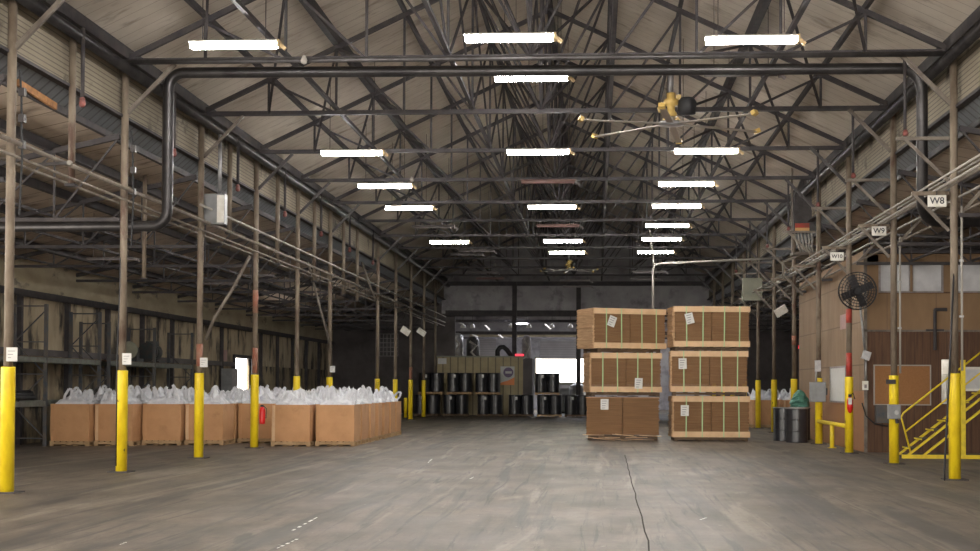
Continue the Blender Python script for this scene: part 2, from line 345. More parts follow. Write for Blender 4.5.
# purlins
for k in range(-5,6):
    if abs(k)==5: continue
    x=XC+k*P; z=ZC+SL*P*(5-abs(k))+.08
    h=.26 if k in(-3,3,0) else .11
    hw2=.07 if h>.2 else .04; o=MB().box(x-hw2,x+hw2,YF+20,YB-.05,z,z+h).build('roof_purlin',M['steel_dark'])
    lab='dark steel ridge beam running the length of the hall roof' if k==0 else 'dark steel purlin on the %s roof slope, %s up from the eave'%('left' if k<0 else 'right',ORD[4-abs(k)])
    tag(o,lab,'roof beam','purlins along the hall roof')
for s,x,nm in((-1,XL,'left'),(1,XR,'right')):
    tag(MB().box(x-.1,x+.1,YF+20,YB-.05,ZC+.02,ZC+.24).build('eave_beam',M['steel_dark']),'dark steel eave beam along the top of the %s column row'%nm,'roof beam')
    tag(MB().tube([(x-s*.16,YF+20,7.50),(x-s*.16,YB-.1,7.50)],.10,12).build('eave_pipe',M['pipe_dark'],smooth=True),'thick grey steel pipe running along under the %s eave'%nm,'pipe')
# bracing between trusses near the ridge
def make_brace():
    t=thing('ridge_brace',(XC,cy(0),ZC),'','roof bracing','cross bracing between roof trusses')
    H=SL*P*5
    def br(p,q,w=.045): MB().bar(p,q,w,w).build('brace_rod',M['steel_dark'],t)
    br((0,0,0),(0,BAY,H)); br((0,0,H),(0,BAY,0))
    for s in(-1,1):
        h=SL*P*4
        br((s*P,0,0),(s*P,BAY,h)); br((s*P,0,h),(s*P,BAY,0))
        br((0,0,0),(s*P,BAY,h)); br((s*P,0,h),(0,BAY,0))
        br((s*3*P,0,SL*P*2),(s*4*P,BAY,0),.05); br((s*2*P,0,0),(s*3*P,BAY,SL*P*2),.05)
    return remember(t)
bt=make_brace()
for n in range(0,11):
    o=bt if n==0 else dup(bt,(XC,cy(n),ZC))
    o['label']='crossed dark steel bracing rods under the ridge in the %s roof bay from the camera'%ORD[n]
for k,x in enumerate((XC-3*P,XC-P,XC+P,XC+3*P)):
    tag(MB().box(x-.04,x+.04,YF+20,YB-.1,ZC+.07,ZC+.15).build('tie_beam',M['steel_dark']),'thin dark steel tie lying on the truss bottom chords, %s from the left'%ORD[k],'roof beam','long ties on the bottom chords')
# columns
def column(name,X,Y,side,idx,ztop=7.66,zy=1.9,zbot=0,paint=None,sign=None,label=''):
    t=thing('steel_column',(X,Y,zbot),label,'column','%s row of steel columns'%side)
    r=.069
    MB().tube([(0,0,zy if zy else 0),(0,0,ztop-zbot)],r,14).build('post',M['post'],t,True)
    if zy:
        MB().tube([(0,0,0.02),(0,0,zy-.015),(0,0,zy)],.105,16).build('yellow_sleeve',M['yellow'],t,True)
        MB().box(-.2,.2,-.2,.2,0,.02).build('base_plate',M['steel_dark'],t)
    for (z0,z1,mm) in paint or []:
        MB().tube([(0,0,z0),(0,0,z1)],r+.006,14).build('paint_band',M[mm],t,True)
    if sign:
        dx,z0,z1=sign
        z0,z1=z0+.06,z0+.27; s=MB().box(dx-.085,dx+.085,-.115,-.105,z0,z1).build('paper_sign',M['white_paper'],t)
        mm=MB()
        for q in range(3): mm.box(dx-.06,dx+.05-.03*q,-.1175,-.1165,z1-.06-q*.05,z1-.05-q*.05)
        mm.build('sign_lettering',M['grey_box'],s)
    # knee brace towards the hall
    s=1 if X<XC else -1
    if zbot==0: MB().bar((s*.05,0,6.74),(s*.95,0,7.66),.07,.07).build('knee_brace',M['pipe_light'] if idx<3 else M['steel_mid'],t)
    return t
Lpos=['nearest the camera','second from the camera','third from the camera','fourth from the camera','fifth from the camera','sixth from the camera',None,'seventh from the camera','eighth from the camera','ninth from the camera','tenth from the camera','eleventh from the camera','last before the back wall']
LEx={0:'white sign beside its post',1:'white sign beside it',2:'rusty patch above sleeve',3:'faded red paint above its sleeve',4:'rising from among the white bags',5:'white sign and leaning conduit'}
for n in range(0,12):
    if n==6: continue
    paint={2:[(2.05,2.55,'rust')],3:[(1.95,2.6,'rust'),(3.5,4.1,'rust')],9:[(1.95,2.5,'rust')]}.get(n)
    sign={0:(.10,1.92,2.32),1:(.12,1.95,2.3),2:(.13,1.97,2.28),5:(.12,2.0,2.4)}.get(n)
    lab='yellow sleeved steel column, left row, %s'%Lpos[n]
    if n in LEx: lab+=', '+LEx[n]
    column('c',XL,cy(n),'left',n,paint=paint,sign=sign,label=lab)
RY={1:25.53,2:30.64,3:35.45,4:40.85,5:45.9,6:51.0,7:56.0,8:61.2,9:66.4,10:71.5,11:76.7}
REx={1:'W8 board beside it',2:'W9 board beside it',3:'red bands and round fan',4:'grey cabinet on it'}
for n in range(1,12):
    paint={3:[(1.92,2.5,'red'),(3.25,3.6,'red')],5:[(3.0,3.3,'rust')]}.get(n)
    lab='yellow sleeved steel column, right row, %s'%['','nearest the camera','second from the camera','third from the camera','fourth from the camera','fifth from the camera','sixth from the camera','seventh from the camera','eighth from the camera','ninth from the camera','tenth from the camera','eleventh from the camera'][n]
    if n in REx: lab+=', '+REx[n]
    column('c',XR if n!=3 else XR-.1,RY[n],'right',n,paint=paint,label=lab)
# short hanging posts between the columns and sprinkler drops with red fittings
p=at(357,299,X=XL)
for k,n in enumerate((0,1,2,3,4,5,6)):
    y=cy(n)+2.45 if n<6 else p.y; zb=[5.0,5.0,5.3,5.0,4.9,4.8,4.75][k]
    t=thing('hanging_post',(XL,y,zb),'short cream steel post hanging between the left columns, %s from the camera'%ORD[k],'post','hanging posts in the left row')
    MB().tube([(0,0,0),(0,0,7.66-zb)],.062,10).build('post',M['post'],t,True)
    MB().box(-.09,.09,-.09,.09,-.02,.02).build('foot_plate',M['steel_dark'],t)
p=at(144,278,Y=30.5); t=thing('hanging_post',p,'short cream post hanging under the left aisle roof beside the duct bend','post'); MB().tube([(0,0,0),(0,0,6.3-p.z)],.05,10).build('post',M['post'],t,True); MB().box(-.07,.07,-.07,.07,-.02,.0).build('foot_plate',M['steel_dark'],t)
for k in range(7):
    y=cy(k)+2.25; x=XL+.25
    t=thing('sprinkler_drop',(x,y,6.35),'dark drop rod with a faded red fitting under the left eave, %s from the camera'%ORD[k],'pipe','sprinkler drops along the left eave')
    MB().tube([(0,0,.1),(0,0,7.62-6.35)],.035,8).build('rod',M['steel_dark'],t,True)
    MB().lathe([(.02,-.07),(.05,-.05),(.06,.0),(.04,.05),(.055,.07),(.03,.1)],n=10).build('red_fitting',M['pink_valve'],t,True)
# lean-to rafters left and right
def make_lean(side):
    s=-1 if side=='left' else 1
    x0=0; x1=(XWL-XL if s<0 else XWR-XR); w=abs(x1)
    zi,zo=6.3,4.90
    t=thing('aisle_truss',(XL if s<0 else XR,cy(0),0),'','roof truss','trusses over the %s aisle'%side)
    MB().bar((s*.1,0,zi),(s*(w-.02),0,zo),.10,.10,(0,1,0)).build('top_chord',M['steel_dark'],t)
    MB().box(min(s*.09,s*(w-.02)),max(s*.09,s*(w-.02)),-.05,.05,4.70,4.77).build('bottom_chord',M['steel_dark'],t)
    k=5
    for i in range(1,k):
        xx=s*w*i/k; zt=zi+(zo-zi)*i/k; xp=s*w*(i-1)/k+(s*.1 if i==1 else 0)
        MB().bar((xx,0,4.74),(xx,0,zt),.035,.035).build('vertical',M['steel_dark'],t)
        MB().bar((xp,0,zi+(zo-zi)*(i-1)/k),(xx,0,4.74),.035,.035).build('diagonal',M['steel_dark'],t)
    return remember(t)
for side in('left','right'):
    lt=make_lean(side)
    for n in range(0,12):
        yy=cy(n) if side=='left' else (RY.get(n,20.4))
        o=lt if n==0 else dup(lt)
        o.location=(XL if side=='left' else XR,yy,0)
        o['label']='dark steel truss under the low %s aisle roof, %s from the camera'%(side,ORD[n])
for side,xs in(('left',(-10.3,-11.7,-13.1,-14.5)),('right',(7.9,9.4,10.9,12.4))):
    for k,x in enumerate(xs):
        if side=='left': z=6.46+(x-(XL-.42))*(6.46-5.05)/(XL-.42-(XWL-.1))
        else: z=6.46-(x-(XR+.42))*(6.46-5.0)/(XWR+.1-(XR+.42))
        tag(MB().box(x-.06,x+.06,YF+20,YB-.05,z-.2,z-.03).build('aisle_purlin',M['steel_dark']),'dark steel purlin under the low %s aisle roof, %s out from the columns'%(side,ORD[k]),'roof beam','purlins of the %s aisle'%side)
        tag(MB().bar((x,YF+20,4.83),(x,YB-.1,4.83),.05,.05).build('aisle_tie',M['steel_dark']),'thin steel tie along the %s aisle trusses, %s out from the columns'%(side,ORD[k]),'roof beam','ties of the %s aisle'%side)
# ------------------------------------------------------------------ big duct pipe across the hall
def arc(c,r,a0,a1,n=7):
    return [(c[0]+r*math.cos(a0+(a1-a0)*i/n),c[1],c[2]+r*math.sin(a0+(a1-a0)*i/n)) for i in range(n+1)]
PY=26.35
a=at(168,150,Y=PY).x; b=at(922,110,Y=PY).x; zt=at(168,73,Y=PY).z; zt2=at(900,68.5,Y=PY).z; zl=at(168,226,Y=PY).z; zl2=at(930,219,Y=PY).z
pts=[(XWL+.3,PY,zl)]+arc((a-.3,PY,zl+.3),.3,-math.pi/2,0)+arc((a+.3,PY,zt-.3),.3,math.pi,math.pi/2)+arc((b-.4,PY,zt2-.4),.4,math.pi/2,0)+[(b+0,PY,zl2+.4)]
r=.4; pts+=[(b+r-r*math.cos(t),PY+.0+(.5)*i/6,zl2+r-r*math.sin(t)) for i,t in [(i,math.pi/2*i/6) for i in range(1,7)]]+[(b+1.6,PY+.5,zl2)]
tag(MB().tube(pts,.105,16).build('overhead_duct_pipe',M['pipe_dark'],smooth=True),'thick dark steel pipe crossing the whole hall and turning down at both ends','pipe')
zz=at(300,61,Y=25.4).z
tag(MB().tube([(XL+.1,25.32,zz),(XR-.15,25.32,zz-.02)],.05,10).build('cross_pipe',M['steel_mid'],smooth=True),'thin brownish pipe crossing the hall just above the thick dark pipe','pipe')
p=at(182,80,Y=PY-.0); p2=at(177,150,Y=PY)
# pipes along the left columns
def longpipe(px,py,X,r,mm,y0,y1,label,sag=0):
    z=at(px,py,X=X).z
    tag(MB().tube([(X,y0,z),(X,y1,z)],r,8).build('conduit',M[mm],smooth=True),label,'pipe')
longpipe(65,163,XL+.17,.04,'pipe_light',14,80,'thickest of the pale pipes strapped along the left columns at mid height')
longpipe(65,176,XL+.15,.025,'pipe_light',14,80,'thin pale conduit just below the thick pipe on the left columns')
longpipe(300,250,XL+.22,.028,'hose',30,80,'pale conduit topmost of the bundle along the left columns further back')
longpipe(300,262,XL+.18,.022,'pipe_light',30,80,'thin brown conduit in the middle of the left bundle further back')
longpipe(100,196,XL-.25,.025,'pipe_light',14,80,'thin brown conduit running behind the left columns at mid height')
t=thing('conduit_bracket',(XL,cy(0)+1.2,at(20,165,Y=cy(0)+1.2).z),'small steel bracket arm with a round white end beside the nearest left column','bracket')
MB().bar((-.1,0,0),(.45,0,.03),.05,.05).build('arm',M['steel_mid'],t); MB().tube([(.45,-.03,.03),(.45,.03,.03)],.04,10).build('end_cap',M['hose'],t)
# leaning conduits
for nm,pp,Y,lab in(('x',((250,256),(232,290),(214,318),(206,340)),31.2,'pale bent conduit slanting down to the third left column'),
                   ('x',((308,262),(318,300),(331,348)),45.8,'thin pale conduit leaning down to the sixth left column'),
                   ('x',((362,262),(375,300)),50,'pale conduit slanting between the left columns further back')):
    tag(MB().tube([at(x,y,Y=Y) for x,y in pp],.04,8).build('slanting_conduit',M['pipe_light'],smooth=True),lab,'pipe')
# cables running down the first columns
for n,lab in((0,'black cable and junction fittings running down the nearest left column'),(1,'black cable and junction fittings running down the second left column')):
    t=thing('cable_run',(XL+.13,cy(n)-.02,0),lab,'cable')
    MB().tube([(0.02,0,4.2),(.05,0,5),(.03,0,6),(.0,0,6.4)],.018,6).build('cable',M['black'],t)
    [MB().box(0,.09,-.05,.05,z,z+.12).build('junction_box',M['steel_mid'],t) for z in (5.2,5.6,6.0)]
tag(MB().tube([at(121,150,Y=26.3),at(120,280,Y=25.5),at(117,360,Y=25.3),at(116,466,Y=25.3)],.012,6).build('hanging_cable',M['black'],smooth=True),'thin black cable hanging to the floor beside the second left column','cable')
# ------------------------------------------------------------------ light fixtures
def make_light(L=1.5,lit='lamp',housing='white_paint'):
    t=thing('light_fixture',(0,0,0),'','light','')
    h=MB().add([(-L/2,-.13,0.035),(-L/2,.13,0.035),(-L/2,.05,.08),(-L/2,-.05,.08),(L/2,-.13,.035),(L/2,.13,.035),(L/2,.05,.08),(L/2,-.05,.08)],[(3,2,1,0),(4,5,6,7),(0,1,5,4),(1,2,6,5),(2,3,7,6),(3,0,4,7)])
    h.build('housing',M[housing],t)
    if lit:
        for s in(-1,1): MB().tube([(-L/2+.02,s*.055,-.01),(L/2-.02,s*.055,-.01)],.046,10).build('lit_tube',M[lit],t,True)
    else:
        for s in(-1,1): MB().tube([(-L/2+.02,s*.07,0),(L/2-.02,s*.07,0)],.02,8).build('dark_tube',M[housing],t,True)
    MB().box(L/2,L/2+.04,-.10,.10,-.05,.07).bar((L/2+.04,0,0),(L/2+.13,0,-.08),.06,.06).build('end_socket',M['socket'] if lit else M['dim_enamel'],t)
    for s in(-1,1): MB().tube([(s*L*.36,0,.05),(s*L*.36,0,1.0)],.008,5).build('hanger',M['steel_dark'],t)
    return remember(t)
proto={'lit':make_light(),'green':make_light(lit='lamp_green'),'off':make_light(lit=None,housing='dim_enamel'),'pink':make_light(lit=None,housing='pink_enamel')}
used=set()
def hang(o,p):
    for c in o.children:
        if c.name.startswith('hanger'): c.scale.z=zr-SL*abs(p[0]-XC)-p[2]

rows={'L':'left','C':'centre','R':'right'}
lights=[(0,'L',234,45,'lit'),(0,'C',509,38,'lit'),(0,'R',751,40,'lit'),(1,'C',531,78,'lit'),(1,'R',741,75,'off'),(2,'L',352,153,'lit'),(2,'C',538,152,'lit'),(2,'R',706,151,'lit'),
 (3,'L',385,186,'lit'),(3,'C',548,182.5,'pink'),(3,'R',686,184,'lit'),(4,'L',409,208,'lit'),(4,'C',552,207,'lit'),(4,'R',676.5,206,'lit'),(5,'L',433,227.5,'off'),(5,'C',558,226.5,'pink'),(5,'R',667,225.5,'lit'),
 (6,'L',449.5,242,'lit'),(6,'C',563,241,'lit'),(6,'R',661.5,239,'lit'),(7,'L',476,251.5,'off'),(7,'C',567,252.5,'green'),(7,'R',655.5,252,'lit'),(8,'L',466,255,'off'),(9,'L',482,273,'off'),(9,'C',575,281,'off'),(8,'R',649,272.5,'off'),(9,'R',646,279.5,'off'),(10,'C',577,287,'off'),(10,'L',490,279,'pink')]
cnt={}
for n,row,px,py,kind in lights:
    p=at(px,py,Y=cy(n)+2.55)
    pr=proto[kind]
    if kind not in used: o=pr; used.add(kind)
    else: o=dup(pr)
    o.location=p; cnt[row]=cnt.get(row,0)+1; hang(o,p)
    st={'lit':'lit white fluorescent fixture','green':'lit greenish fluorescent fixture','off':'unlit grey fluorescent fixture','pink':'unlit reddish fluorescent fixture'}[kind]
    o['label']='%s, %s row under the main roof, %s from the camera'%(st,rows[row],ORD[cnt[row]-1]); o['group']='fluorescent fixtures hanging in the hall'
for k,(row,x) in enumerate((('left',-5.9),('centre',-1.35),('right',2.55))):
    for j in range(3):
        o=dup(proto['lit'],(x,cy(-1-2*j)+2.55,7.25)); hang(o,o.location); o['label']='lit fluorescent fixture overhead before the picture, %s row, %s from its front edge'%(row,ORD[j]); o['group']='fluorescent fixtures hanging in the hall'
for k,(px,py,Y,L) in enumerate(((111,259.5,33,1),(215,284,42,1),(255,276,45,1),(338,310,58,1),(300,308,60,1))):
    o=dup(proto['off'],at(px,py,Y=Y)); o.scale=(.8,.5,.6); o['label']='unlit grey fluorescent fixture under the left aisle roof, %s from the left'%['leftmost','second','third','fifth','fourth'][k]; o['group']='unlit fixtures in the left aisle'
if 1:
    pass
# small bulbs on the chords
for k,(px,py,Y) in enumerate(((412,179.5,40.9),(304,60.5,25.22),(495,265,71.4),(514,265,71.4))):
    p=at(px,py,Y=Y)
    tag(MB().lathe([(.01,-.07),(.05,-.05),(.065,0),(.04,.06),(.02,.1)],p.x,p.y,10).build('bulb',M['hose'],smooth=True),'small pale glass bulb under the roof trusses, %s'%['above the left light row in mid hall','on the thin cross pipe near the front','left one of the pair far back','right one of the pair far back'][k],'bulb').location=(0,0,p.z)
# ------------------------------------------------------------------ ceiling fans
def make_fan(R=1.9):
    t=thing('ceiling_fan',(0,0,0),'','ceiling fan','large ceiling fans')
    MB().tube([(0,0,.55),(0,0,1.15)],.05,10).build('down_rod',M['galv'],t,True)
    MB().lathe([(.03,.08),(.12,.1),(.12,.16),(.08,.2),(.08,.3),(.15,.32),(.15,.42),(.09,.46),(.09,.56),(.03,.58)],n=14).build('gearbox',M['fan_yellow'],t,True)
    MB().box(.1,.2,-.06,.06,.42,.52).bar((-.12,0,.25),(-.26,0,.22),.12,.1).bar((-.1,.02,.05),(-.13,.02,-.06),.1,.1).bar((.1,-.03,.05),(.16,-.03,-.02),.1,.08).build('yellow_bracket',M['fan_yellow'],t)
    MB().lathe([(.06,.12),(.17,.14),(.19,.38),(.14,.46),(.04,.47)],.32,0,14).build('motor',M['black'],t,True)
    MB().lathe([(.05,-.1),(.24,-.09),(.26,-.05),(.24,-.02),(.08,.0),(.06,.09)],n=16).build('hub',M['galv'],t,True)
    for k in range(6):
        a=math.radians(k*60+22); c,s=math.cos(a),math.sin(a)
        b=MB(); w=.075
        b.bar((c*.2,s*.2,-.06),(c*R,s*R,-.10),.13,.022).build('blade',M['blade'],t)
        bl=kids(t)[-1]
        MB().bar((c*R,s*R,-.10),(c*(R+.08),s*(R+.08),-.06),.13,.09).build('winglet',M['fan_yellow'],bl)
    return remember(t)
fn=make_fan(); fn.location=at(671,121,Y=28.2); fn['label']='large ceiling fan with yellow gearbox, black motor and yellow blade tips near the front'
f2=dup(fn,at(569,269,Y=64),math.radians(17)); f2['label']='ceiling fan far back under the centre row of lights'
f2.scale=(.72,.72,.72)
# ------------------------------------------------------------------ cartons with bags (left) on pallets
def pallet_mesh(w,d,h=.13):
    m=MB()
    for i in range(7):
        x=-w/2+i*(w-.11)/6; m.box(x,x+.11,-d/2,d/2,h-.02,h)
    for y in(-d/2,-.05,d/2-.09): m.box(-w/2,w/2,y,y+.09,h-.085,h-.021)
    for i in(0,2,4,6):
        x=-w/2+i*(w-.11)/6; m.box(x,x+.11,-d/2,d/2,0,.02)
    for x in(-w/2+.0,-.05,w/2-.1):
        for y in(-d/2,-.05,d/2-.09): m.box(x,x+.1,y,y+.09,.021,h-.086)
    return m
def make_pallet(w,d,mm='wood',label='',group='',h=.13):
    return tag(pallet_mesh(w,d,h).build('pallet',M[mm]),label,'pallet',group)
def make_carton(seed,w=1.04,d=1.2,h=.98):
    R=random.Random(seed); m=MB(); n=6
    def ring(z,off,b): # rounded bulging ring
        pts=[]
        hx,hy=w/2-off,d/2-off
        for sx,sy,ex,ey in((-1,-1,1,-1),(1,-1,1,1),(1,1,-1,1),(-1,1,-1,-1)):
            for i in range(n):
                t=i/n; x=(sx+(ex-sx)*t)*hx; y=(sy+(ey-sy)*t)*hy
                bl=b*math.sin(math.pi*t)
                if sy==ey: y+=sy*bl
                else: x+=sx*bl
                pts.append((x,y,z))
        return pts
    prof=[(0,.015,.0),(.25,.0,.012),(.6,.0,.018),(.85,.005,.01),(1,.0,.0)]
    vs=[]
    for t,off,b in prof: vs+=ring(h*t,off,b)
    K=4*n; r=len(prof); fs=[]
    for i in range(r-1):
        for k in range(K): fs.append((i*K+k,i*K+(k+1)%K,(i+1)*K+(k+1)%K,(i+1)*K+k))
    base=len(vs); vs+=ring(h,.015,0); vs+=ring(.05,.03,0)
    for k in range(K):
        fs.append(((r-1)*K+k,(r-1)*K+(k+1)%K,base+(k+1)%K,base+k)); fs.append((base+k,base+(k+1)%K,base+K+(k+1)%K,base+K+k))
    fs.append(tuple(range(K))[::-1]); fs.append(tuple(base+K+k for k in range(K)))
    t=thing('bulk_carton',(0,0,0),'','carton','')
    m.add(vs,fs).build('carton_body',M['kraft'],t)
    MB().box(-w/2+.03,-w/2+.10,-d/2-.014,-d/2+.02,.02,h-.02).build('glued_flap',M['kraft_light'] if seed%2 else M['kraft'],t)
    return remember(t)
def make_bag(seed,w=.94,d=1.08):
    R=random.Random(seed); n=20; vs=[]; fs=[]
    peaks=[(R.uniform(-.30,.30),R.uniform(-.35,.35),R.uniform(.13,.30),R.uniform(.06,.12),R.uniform(0,3.14)) for _ in range(7)]
    folds=[(R.uniform(-3.1,3.1),R.uniform(9,20),R.uniform(0,6),R.uniform(.012,.03)) for _ in range(5)]
    for j in range(n+1):
        for i in range(n+1):
            u=i/n*2-1; v=j/n*2-1; x=u*w/2; y=v*d/2
            e=(1-abs(u)**4)*(1-abs(v)**4)
            z=.12*e+.02
            for a,b,hh,s,q in peaks:
                dx,dy=x-a,y-b; p1=dx*math.cos(q)+dy*math.sin(q); p2=-dx*math.sin(q)+dy*math.cos(q)
                z+=hh*max(0,1-abs(p1)/(s*2.6)-abs(p2)/(s*1.0))*min(1,e*2)
            for a,k,ph,am in folds: z+=am*abs(math.sin((x*math.cos(a)+y*math.sin(a))*k+ph))*e
            z+=R.uniform(-.02,.02)*e
            if i in(0,n) or j in(0,n): z=-.10
            vs.append((x+R.uniform(-.02,.02)*e,y+R.uniform(-.02,.02)*e,z))
    for j in range(n):
        for i in range(n): a=j*(n+1)+i; fs.append((a,a+1,a+n+2,a+n+1))
    t=thing('bulk_bag',(0,0,0),'','bag','')
    o=MB().add(vs,fs).build('bag_top',M['bag'],t)
    o.modifiers.new('thickness','SOLIDIFY').thickness=.01
    for k,(sx,sy) in enumerate(((-1,-1),(1,-1),(1,1),(-1,1))):
        x=sx*w*.30+R.uniform(-.05,.05); y=sy*d*.33; lean=R.uniform(-.25,.25); ly=R.uniform(-.1,.1); hh=R.uniform(.32,.54)
        p=[(x,y,.05),(x+lean*.25,y+ly*.3,hh*.6),(x+lean*.8,y+ly,hh),(x+lean+.05,y+ly,hh*.96),(x+lean*.6+.10,y+ly*.4,hh*.5),(x+.12,y,.05)]
        m=MB()
        for i in range(len(p)-1): m.bar(p[i],p[i+1],.06,.03,(0,1,0))
        m.build('lifting_strap',M['bag'],t)
    return remember(t)
cart=[make_carton(i) for i in range(2)]; bags=[make_bag(i+20) for i in range(5)]
pal=make_pallet(1.06,1.2,'wood')
PROTO_USED={}
def place(proto,loc,rz,label,group):
    if proto not in PROTO_USED:
        PROTO_USED[proto]=1; o=proto
    else: o=dup(proto) if proto in TREE else proto.copy()
    if o.name not in COL.objects: COL.objects.link(o)
    o.location=loc; o.rotation_euler=(0,0,rz); o['label']=label; o['group']=group
    return o
cols=[(-13.88,36.15,3),(-12.78,36.45,4),(-11.70,37.05,4),(-10.60,37.3,5),(-9.52,38.8,5),(-8.13,36.9,7),(-7.01,37.2,7)]
cname=['leftmost line','second line from the left','third line from the left','fourth line from the left','fifth line from the left','sixth line from the left','rightmost line']
XS={0:1.0,1:1.0,2:1.0,3:1.08,4:.93}
for ci,(x,yf,rn) in enumerate(cols):
    for r in range(rn):
        y=yf+.6+1.34*r
        if ci==5 and 0: pass
        k=ci*7+r
        rz=random.uniform(-.03,.03)+(math.radians(2) if ci==6 else 0)
        pos=('front one' if r==0 else 'rearmost' if r==rn-1 else ORD[r]+' back')+', left block, %s'%cname[ci]
        place(pal,(x,y,0),rz,'wooden pallet under carton, '+pos,'pallets under the left cartons')
        place(cart[k%2],(x,y,.131),rz,'open brown bulk carton, '+pos,'brown bulk cartons on the left')
        place(bags[k%5],(x,y,.131+.96),rz+math.pi*(k%2),'white bulk bag in carton, '+pos,'white bulk bags in the left cartons')
# right side cartons beyond the columns
for r in range(2):
  for i in range(5):
    x=6.72+1.22*i; y=57.0+1.4*r
    pos='%s from the left, %s row beyond the right columns'%(ORD[i],['front','rear'][r])
    place(pal,(x,y,0),0,'wooden pallet under carton, '+pos,'pallets under the right cartons')
    place(cart[i%2],(x,y,.131),0,'open brown bulk carton, '+pos,'brown bulk cartons on the right')
    place(bags[(i+r)%5],(x,y,.131+.96),math.pi*(i%2),'white bulk bag in carton, '+pos,'white bulk bags in the right cartons')
# ------------------------------------------------------------------ bales of flat cardboard
def make_bale(loc,rz,w,d,h,caps,label,lab=None,seed=0):
    R=random.Random(seed); t=thing('cardboard_bale',loc,label,'cardboard bale','strapped bales of flat cardboard',rz)
    ch=.17 if caps else 0
    for s in(-1,1):
        m=MB(); z=.03; 
        while z<h-.03:
            th=R.uniform(.018,.032); j=R.uniform(-.012,.012); jy=R.uniform(-.015,.015)
            x0=-w/2+.03 if s<0 else .008; x1=-.008 if s<0 else w/2-.03
            if s<0: x0+=R.uniform(-.02,.02)
            else: x1+=R.uniform(-.02,.02)
            m.box(x0,x1,-d/2+.02+jy,d/2-.02+jy,z,min(z+th-.003,h-.03)); z+=th
        m.build('sheet_pile',M['kraft_stack'] if s>0 or not caps or w<2.2 and 0 else M['kraft_stack'],t)
    if caps:
        for z0,z1,nm in((0,.17,'bottom_tray'),(h-.17,h,'top_tray')):
            m=MB(); e=[0]
            m.box(-w/2,w/2,-d/2-.01,-d/2+.0,z0+max(0,e[0]),z1).box(-w/2,w/2,d/2-.0,d/2+.01,z0,z1).box(w/2,w/2+.01,-d/2,d/2,z0,z1)
            zz=z0 if z0==0 else h-.01
            m.box(-w/2,w/2,-d/2,d/2,zz,zz+.01)
            m.build(nm,M['kraft_light'],t)
        m=MB(); z=.01
        while z<h-.02:
            th=R.uniform(.015,.03); j=R.uniform(0,.05); m.box(-w/2-.005-j,-w/2+.03,-d/2+R.uniform(0,.03),d/2-R.uniform(0,.03),z,min(z+th-.004,h-.012)); z+=th
        m.build('jagged_end',M['kraft_side'],t)
        for k,fx in enumerate((-.33,-.12,.16,.36)):
            x=w*fx; q=R.uniform(-.02,.02); m=MB(); b=.016
            m.add([(x-.017,-d/2-b,-.0),(x+.017,-d/2-b,-.0),(x+q+.017,-d/2-b,h+.008),(x+q-.017,-d/2-b,h+.008),(x-.017,-d/2-b+.004,0),(x+.017,-d/2-b+.004,0),(x+q+.017,-d/2-b+.004,h+.008),(x+q-.017,-d/2-b+.004,h+.008)],[(0,1,2,3),(7,6,5,4),(0,4,5,1),(1,5,6,2),(2,6,7,3),(3,7,4,0)])
            m.bar((x+q,-d/2-b,h+.006),(x+q,d/2+b,h+.006),.034,.004).bar((x+q,d/2+b,h+.006),(x,d/2+b,0),.034,.004)
            m.build('green_strap',M['strap'],t)
    else:
        MB().box(-w/2,-.01,-d/2-.01,d/2,h-.03,h-.012).box(.01,w/2,-d/2-.01,d/2,h-.03,h-.012).build('top_sheet',M['kraft'],t)
    if lab:
        lx,lz,lr=lab; m=MB(); c,s=math.cos(lr),math.sin(lr)
        def pt(u,v,y): return (lx+c*u-s*v,y,lz+s*u+c*v)
        y1=-d/2-.030
        m.add([pt(-.12,-.16,y1),pt(.12,-.16,y1),pt(.12,.16,y1),pt(-.12,.16,y1),pt(-.12,-.16,y1+.004),pt(.12,-.16,y1+.004),pt(.12,.16,y1+.004),pt(-.12,.16,y1+.004)],[(0,1,2,3),(7,6,5,4),(0,4,5,1),(1,5,6,2),(2,6,7,3),(3,7,4,0)])
        l=m.build('paper_label',M['white_paper'],t); m=MB()
        for q in range(4):
            v=.10-q*.07; m.add([pt(-.08,v-.01,y1-.001),pt(.07-.02*q,v-.01,y1-.001),pt(.07-.02*q,v+.01,y1-.001),pt(-.08,v+.01,y1-.001)],[(0,1,2,3)])
        m.build('label_print',M['grey_box'],l)
    return t
bw,bd,bh=2.3,1.25,1.235
# right stack
RX,RYB=3.43,43.05
for i,(dx,rz,z,lz,lr) in enumerate(((0,.035,.12,.80,0),(-.02,-.03,1.48,.85,.03),(-.02,.09,2.84,.85,.25))):
    nm=['bottom','middle','top'][i]
    make_bale((RX+dx,RYB,z),rz,bw,bd,bh if i!=2 else 1.22,True,'strapped cardboard bale, %s of the right-hand stack of three'%nm,(-.80 if i!=2 else -.68,lz,lr),seed=i)
    p=make_pallet(2.2,1.15,'wood_dark','dark wooden pallet under the %s bale of the right-hand stack'%nm,'pallets under the cardboard bales',.118); p.location=(RX+dx,RYB,z-.12); p.rotation_euler=(0,0,rz)
